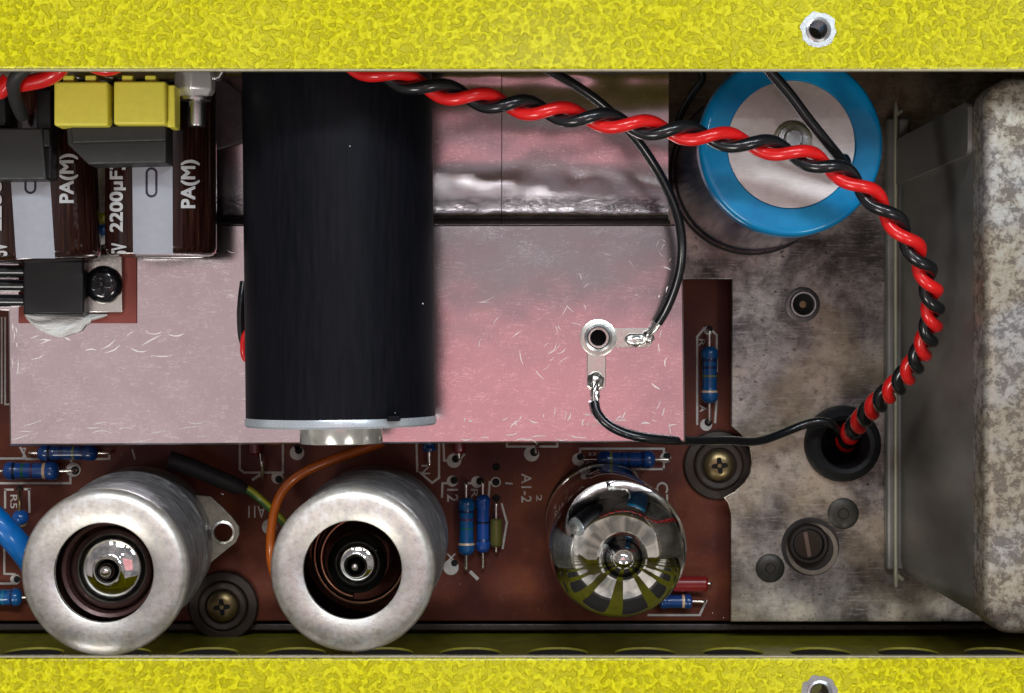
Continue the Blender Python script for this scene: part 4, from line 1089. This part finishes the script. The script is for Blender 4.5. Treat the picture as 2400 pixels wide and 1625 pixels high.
def stadium(surf, cx, cy, hw, hh, wd, mat, parent):
    bm = bmesh.new(); n = 48; ro = []; ri = []
    for i in range(n):
        a_ = 2*PI*i/n
        for rr, lst in ((hw, ro), (hw-wd, ri)):
            x = rr*math.cos(a_); y = rr*math.sin(a_) + math.copysign(hh-hw, math.sin(a_))
            lst.append(bm.verts.new(surf(cx+x, cy+y, 0.014)))
    for i in range(n): bm.faces.new([ro[i], ro[(i+1)%n], ri[(i+1)%n], ri[i]])
    finish(bm, 'printed_oval', mat, parent, smooth=False)
text_px('printed_text', '3', (258, 378, 294, 397), 1, lambda x, y: sf(x, y, 0.012), MSTR2, ck, bold=0.0, slices=8, thick=0.028)
stadium(sf, 355, 428, 14, 35, 5, MINK, ck)
cl, sl_, *_ = capw(88, 106, 612, RK, ZK, 'left brown capacitor with grey stripe at the left border', None)
patch('grey_stripe', sl_, 20, 112, 38, 129, 340, 606, MSTR, cl)
text_px('printed_text', 'PA(M)', (140, 362, 182, 475), 1, lambda x, y: sl_(x, y, 0.012), MSTR2, cl, bold=0.0, slices=8, thick=0.028)
text_px('printed_text', '2200µF', (-26, 365, 10, 540), 1, lambda x, y: sl_(x, y, 0.012), MSTR2, cl, bold=0.0, slices=8, thick=0.028)
text_px('printed_text', '35V', (-20, 571, 16, 612), 1, lambda x, y: sl_(x, min(y, 602), 0.012), MSTR2, cl, bold=0.0, slices=8, thick=0.028)
stadium(sl_, 71, 420, 14, 35, 5, MINK, cl)
# coloured wires in the gap between the capacitors
for nm, m_, pts, lab in (('yellow_wire', MYW, [(215, 505, 2.9), (240, 512, 2.95), (262, 500, 2.9)], 'yellow wire glimpsed in the gap between the brown capacitors'),
                       ('blue_wire', MBL, [(215, 545, 2.85), (240, 540, 2.9), (262, 535, 2.85)], 'blue wire glimpsed in the gap between the brown capacitors'),
                       ('white_wire', simple('white_insulation', (0.7, 0.7, 0.68), 0.4), [(215, 562, 2.8), (240, 560, 2.85), (262, 556, 2.8)], 'white wire glimpsed in the gap between the brown capacitors')):
    o = tube(nm, spline([P(*p) for p in pts], 6), 0.085, m_, None, seg=12); tag(o, lab, 'wire')

rg_ = thing('voltage_regulator', 'black voltage regulator with metal tab screwed to the aluminium plate', 'regulator', P(150, 668, ZP))
pbox('insulating_pad', 43, 320, 590, 758, ZP+0.004, ZP+0.035, MPAD, rg_, bevel=0.008)
pbox('metal_tab', 180, 287, 596, 733, ZP+0.036, ZP+0.12, MTIN, rg_, bevel=0.015)
pbox('body', 54, 196, 610, 738, ZP+0.036, ZP+0.45, MBPL, rg_, bevel=0.035)
for y in (635, 668, 704):
    a_, b_ = P(-80, y, ZP+0.28), P(58, y+1, ZP+0.28)
    tube('leg', [a_, (a_+b_)/2, b_], 0.095, MBW, rg_, seg=14)
sc_c = P(241, 667, ZP+0.2)
t = thing('black_screw', 'glossy black star-recess screw through the regulator tab', 'screw', (sc_c.x, sc_c.y, ZP+0.12))
MBS = simple('black_glossy_screw', (0.006, 0.006, 0.008), 0.12, coat=0.5)
rS = S(45, ZP+0.3)
lathe('head', [(0, 0.155), (rS*0.55, 0.15), (rS*0.8, 0.125), (rS*0.95, 0.07), (rS, 0.01), (rS*0.95, 0)], (sc_c.x, sc_c.y, ZP+0.12), MBS, t, seg=48)
pts = []
for i in range(60):
    a_ = 2*PI*i/60; r = rS*(0.36+0.16*math.cos(5*a_+0.8))
    pts.append((sc_c.x+r*math.cos(a_), sc_c.y+r*math.sin(a_)))
big_ = [(sc_c.x+(x_-sc_c.x)*1.16, sc_c.y+(y_-sc_c.y)*1.16) for x_, y_ in pts]
prism('recess_glint', big_, ZP+0.26, ZP+0.283, simple('painted_edge_glint', (0.10, 0.10, 0.11), 0.2, 0.7), t, bevel=0.01)  # lighter star painting the glossy highlight round the recess
prism('star_recess', pts, ZP+0.26, ZP+0.286, MHOLE, t)
lathe('recess_pin', [(0, 0.02), (rS*0.12, 0.015), (rS*0.15, 0)], (sc_c.x, sc_c.y, ZP+0.296), MBS, t, seg=12)
# thermal paste squeezed out below
bm = bmesh.new()
edge = [(58, 740), (66, 752), (84, 768), (104, 780), (126, 788), (145, 791), (168, 783), (190, 776), (200, 764), (212, 758), (216, 752), (238, 746), (252, 740)]
rows = []
for k_ in range(9):
    v = k_/8
    rows.append([bm.verts.new(P(x, 736+(y-736)*v, ZP+0.045+0.13*math.sin(PI*min(1, v*0.95+0.05))**0.7*(0.6+0.5*noise.noise(Vector((x*0.03, v*2.2+x*0.012, 1))))) ) for x, y in spline([Vector((x, y, 0)) for x, y in edge], 4) for x, y in ((x, y),)]) if False else rows.append([bm.verts.new(P(q.x, 736+(q.y-736)*v, ZP+0.04+0.14*(math.sin(PI*min(1.0, v))**0.6 if 0 < v < 1 else 0)*(0.7+0.6*noise.noise(Vector((q.x*0.02, v*3.0+q.x*0.015, 1)))))) for q in spline([Vector((x, y, 0)) for x, y in edge], 4)])
for r0, r1 in zip(rows, rows[1:]):
    for i in range(len(r0)-1): bm.faces.new([r0[i], r0[i+1], r1[i+1], r1[i]])
tag(finish(bm, 'thermal_paste', MPASTE, None, ang=180), 'white thermal paste squeezed out below the regulator', 'thermal paste')

# yellow blocks on charcoal housings
ZYB = 5.0
yk = thing('terminal_block', 'charcoal terminal block carrying two yellow covers above the right brown capacitor', 'terminal block', P(270, 330, 4.0))
pprism('housing', [(150, 240), (389, 238), (389, 382), (207, 386), (158, 338)], 4.2, 4.72, MGPL, yk, bevel=0.03)
pprism('step', [(166, 296), (388, 294), (388, 330), (170, 336)], 4.72, 4.80, MGPL, yk, bevel=0.02)
for x0_, x1_, y0_, y1_ in ((126, 253, 191, 295), (266, 388, 190, 292)):
    pbox('yellow_cover', x0_, x1_, y0_, y1_, 4.60, ZYB, MYPL, yk, bevel=0.035, seg=3)
pbox('yellow_side_cover', 392, 410, 199, 298, 4.5, ZYB-0.1, MYPL, yk, bevel=0.02)
for x in (160, 212, 298, 352):
    pbox('cover_tab', x-13, x+13, 176, 193, 4.7, ZYB-0.06, MYPL, yk, bevel=0.02)
pbox('contact', 236, 268, 176, 186, 4.5, 4.8, MTIN, yk, bevel=0.03)
gk = thing('relay_housing', 'charcoal grey housing with a dark pocket at the top left border', 'housing', P(50, 340, 3.6))
pprism('lid', [(-60, 300), (98, 300), (108, 421), (-60, 423)], 4.2, 4.55, MGPL, gk, bevel=0.03)
pbox('frame', 85, 121, 208, 420, 3.9, 4.40, MBPL, gk, bevel=0.03)
pbox('frame', -60, 14, 208, 298, 3.9, 4.40, MBPL, gk, bevel=0.03)
pbox('pocket', 16, 84, 205, 298, 3.7, 3.9, MHOLE, gk, bevel=0.0)
pbox('lug', 98, 118, 300, 345, 4.42, 4.52, MBPL, gk, bevel=0.03)
# bracket behind and bolt
bk = thing('bolt', 'zinc bolt with hex nut pointing down between the yellow covers and the black tube', 'bolt', P(460, 240, 4.2))
nc = P(458, 206, 4.35)
ax = Matrix.Rotation(PI/2, 3, 'X')
hexr = S(51, 4.6)
lathe('nut', [(0, -0.1), (hexr*0.9, -0.1), (hexr, 0.0), (hexr, 0.20), (hexr*0.78, 0.29), (0, 0.29)], (nc.x, nc.y+0.15, nc.z+0.05), simple('bright_zinc', (0.85, 0.85, 0.83), 0.3, 0.5, grain=0.2), bk, axis=ax @ Matrix.Rotation(PI/6, 3, 'Z'), seg=6, ang=20, bevel=0.02)
lathe('washer', [(0.1, 0), (S(36, 4.5), 0), (S(38, 4.5), 0.05), (S(36, 4.5), 0.10), (0.1, 0.10)], (nc.x, nc.y-0.09, nc.z), MGAL, bk, axis=ax, seg=40, closed=True)
lathe('shank', [(0.0, 0), (S(21, 4.5), 0), (S(21, 4.5), 0.33), (S(19, 4.5), 0.37), (0, 0.37)], (nc.x+0.02, nc.y-0.19, nc.z), MGAL, bk, axis=ax, seg=32)
pk = thing('clamp_plate', 'grey metal clamp plate under the top rim behind the bolt', 'plate', P(330, 180, 3.8))
pprism('plate', [(150, 120), (524, 120), (524, 170), (515, 184), (500, 190), (150, 186)], 4.15, 4.3, MGAL, pk, bevel=0.03)
pprism('wing', [(470, 190), (524, 186), (566, 218), (570, 330), (505, 352), (500, 240)], 2.3, 2.4, simple('dull_grey_sheet', (0.30, 0.29, 0.31), 0.45, 0.4, grain=0.3), pk, bevel=0.02)
# red and dark wires at the top left
o = wire('red_wire', [(-60/D2S, 150, 5.6), (-10, 205, 5.5), (10, 195, 5.5), (22, 180, 5.5)], 0.12, MRED, 'stub of red wire at the very left border under the top rim')
o = wire('red_wire', [(40, 192, 5.35), (65, 188, 5.4), (100, 180, 5.45), (128, 165, 5.5), (150, 140, 5.5)], 0.115, MRED, 'red wire behind the grey wire loop left of the yellow covers')
o = wire('red_wire', [(200, 148, 5.2), (225, 158, 5.2), (250, 160, 5.2), (280, 148, 5.2)], 0.08, MRED, 'red wire barely showing under the top rim above the yellow covers')
o = wire('grey_wire', [(75, 140, 5.7), (52, 160, 5.75), (34, 180, 5.7), (30, 205, 5.5), (38, 235, 5.1), (50, 262, 4.6)], 0.095, MGS, 'dark grey wire loop dropping into the pocket at the top left')
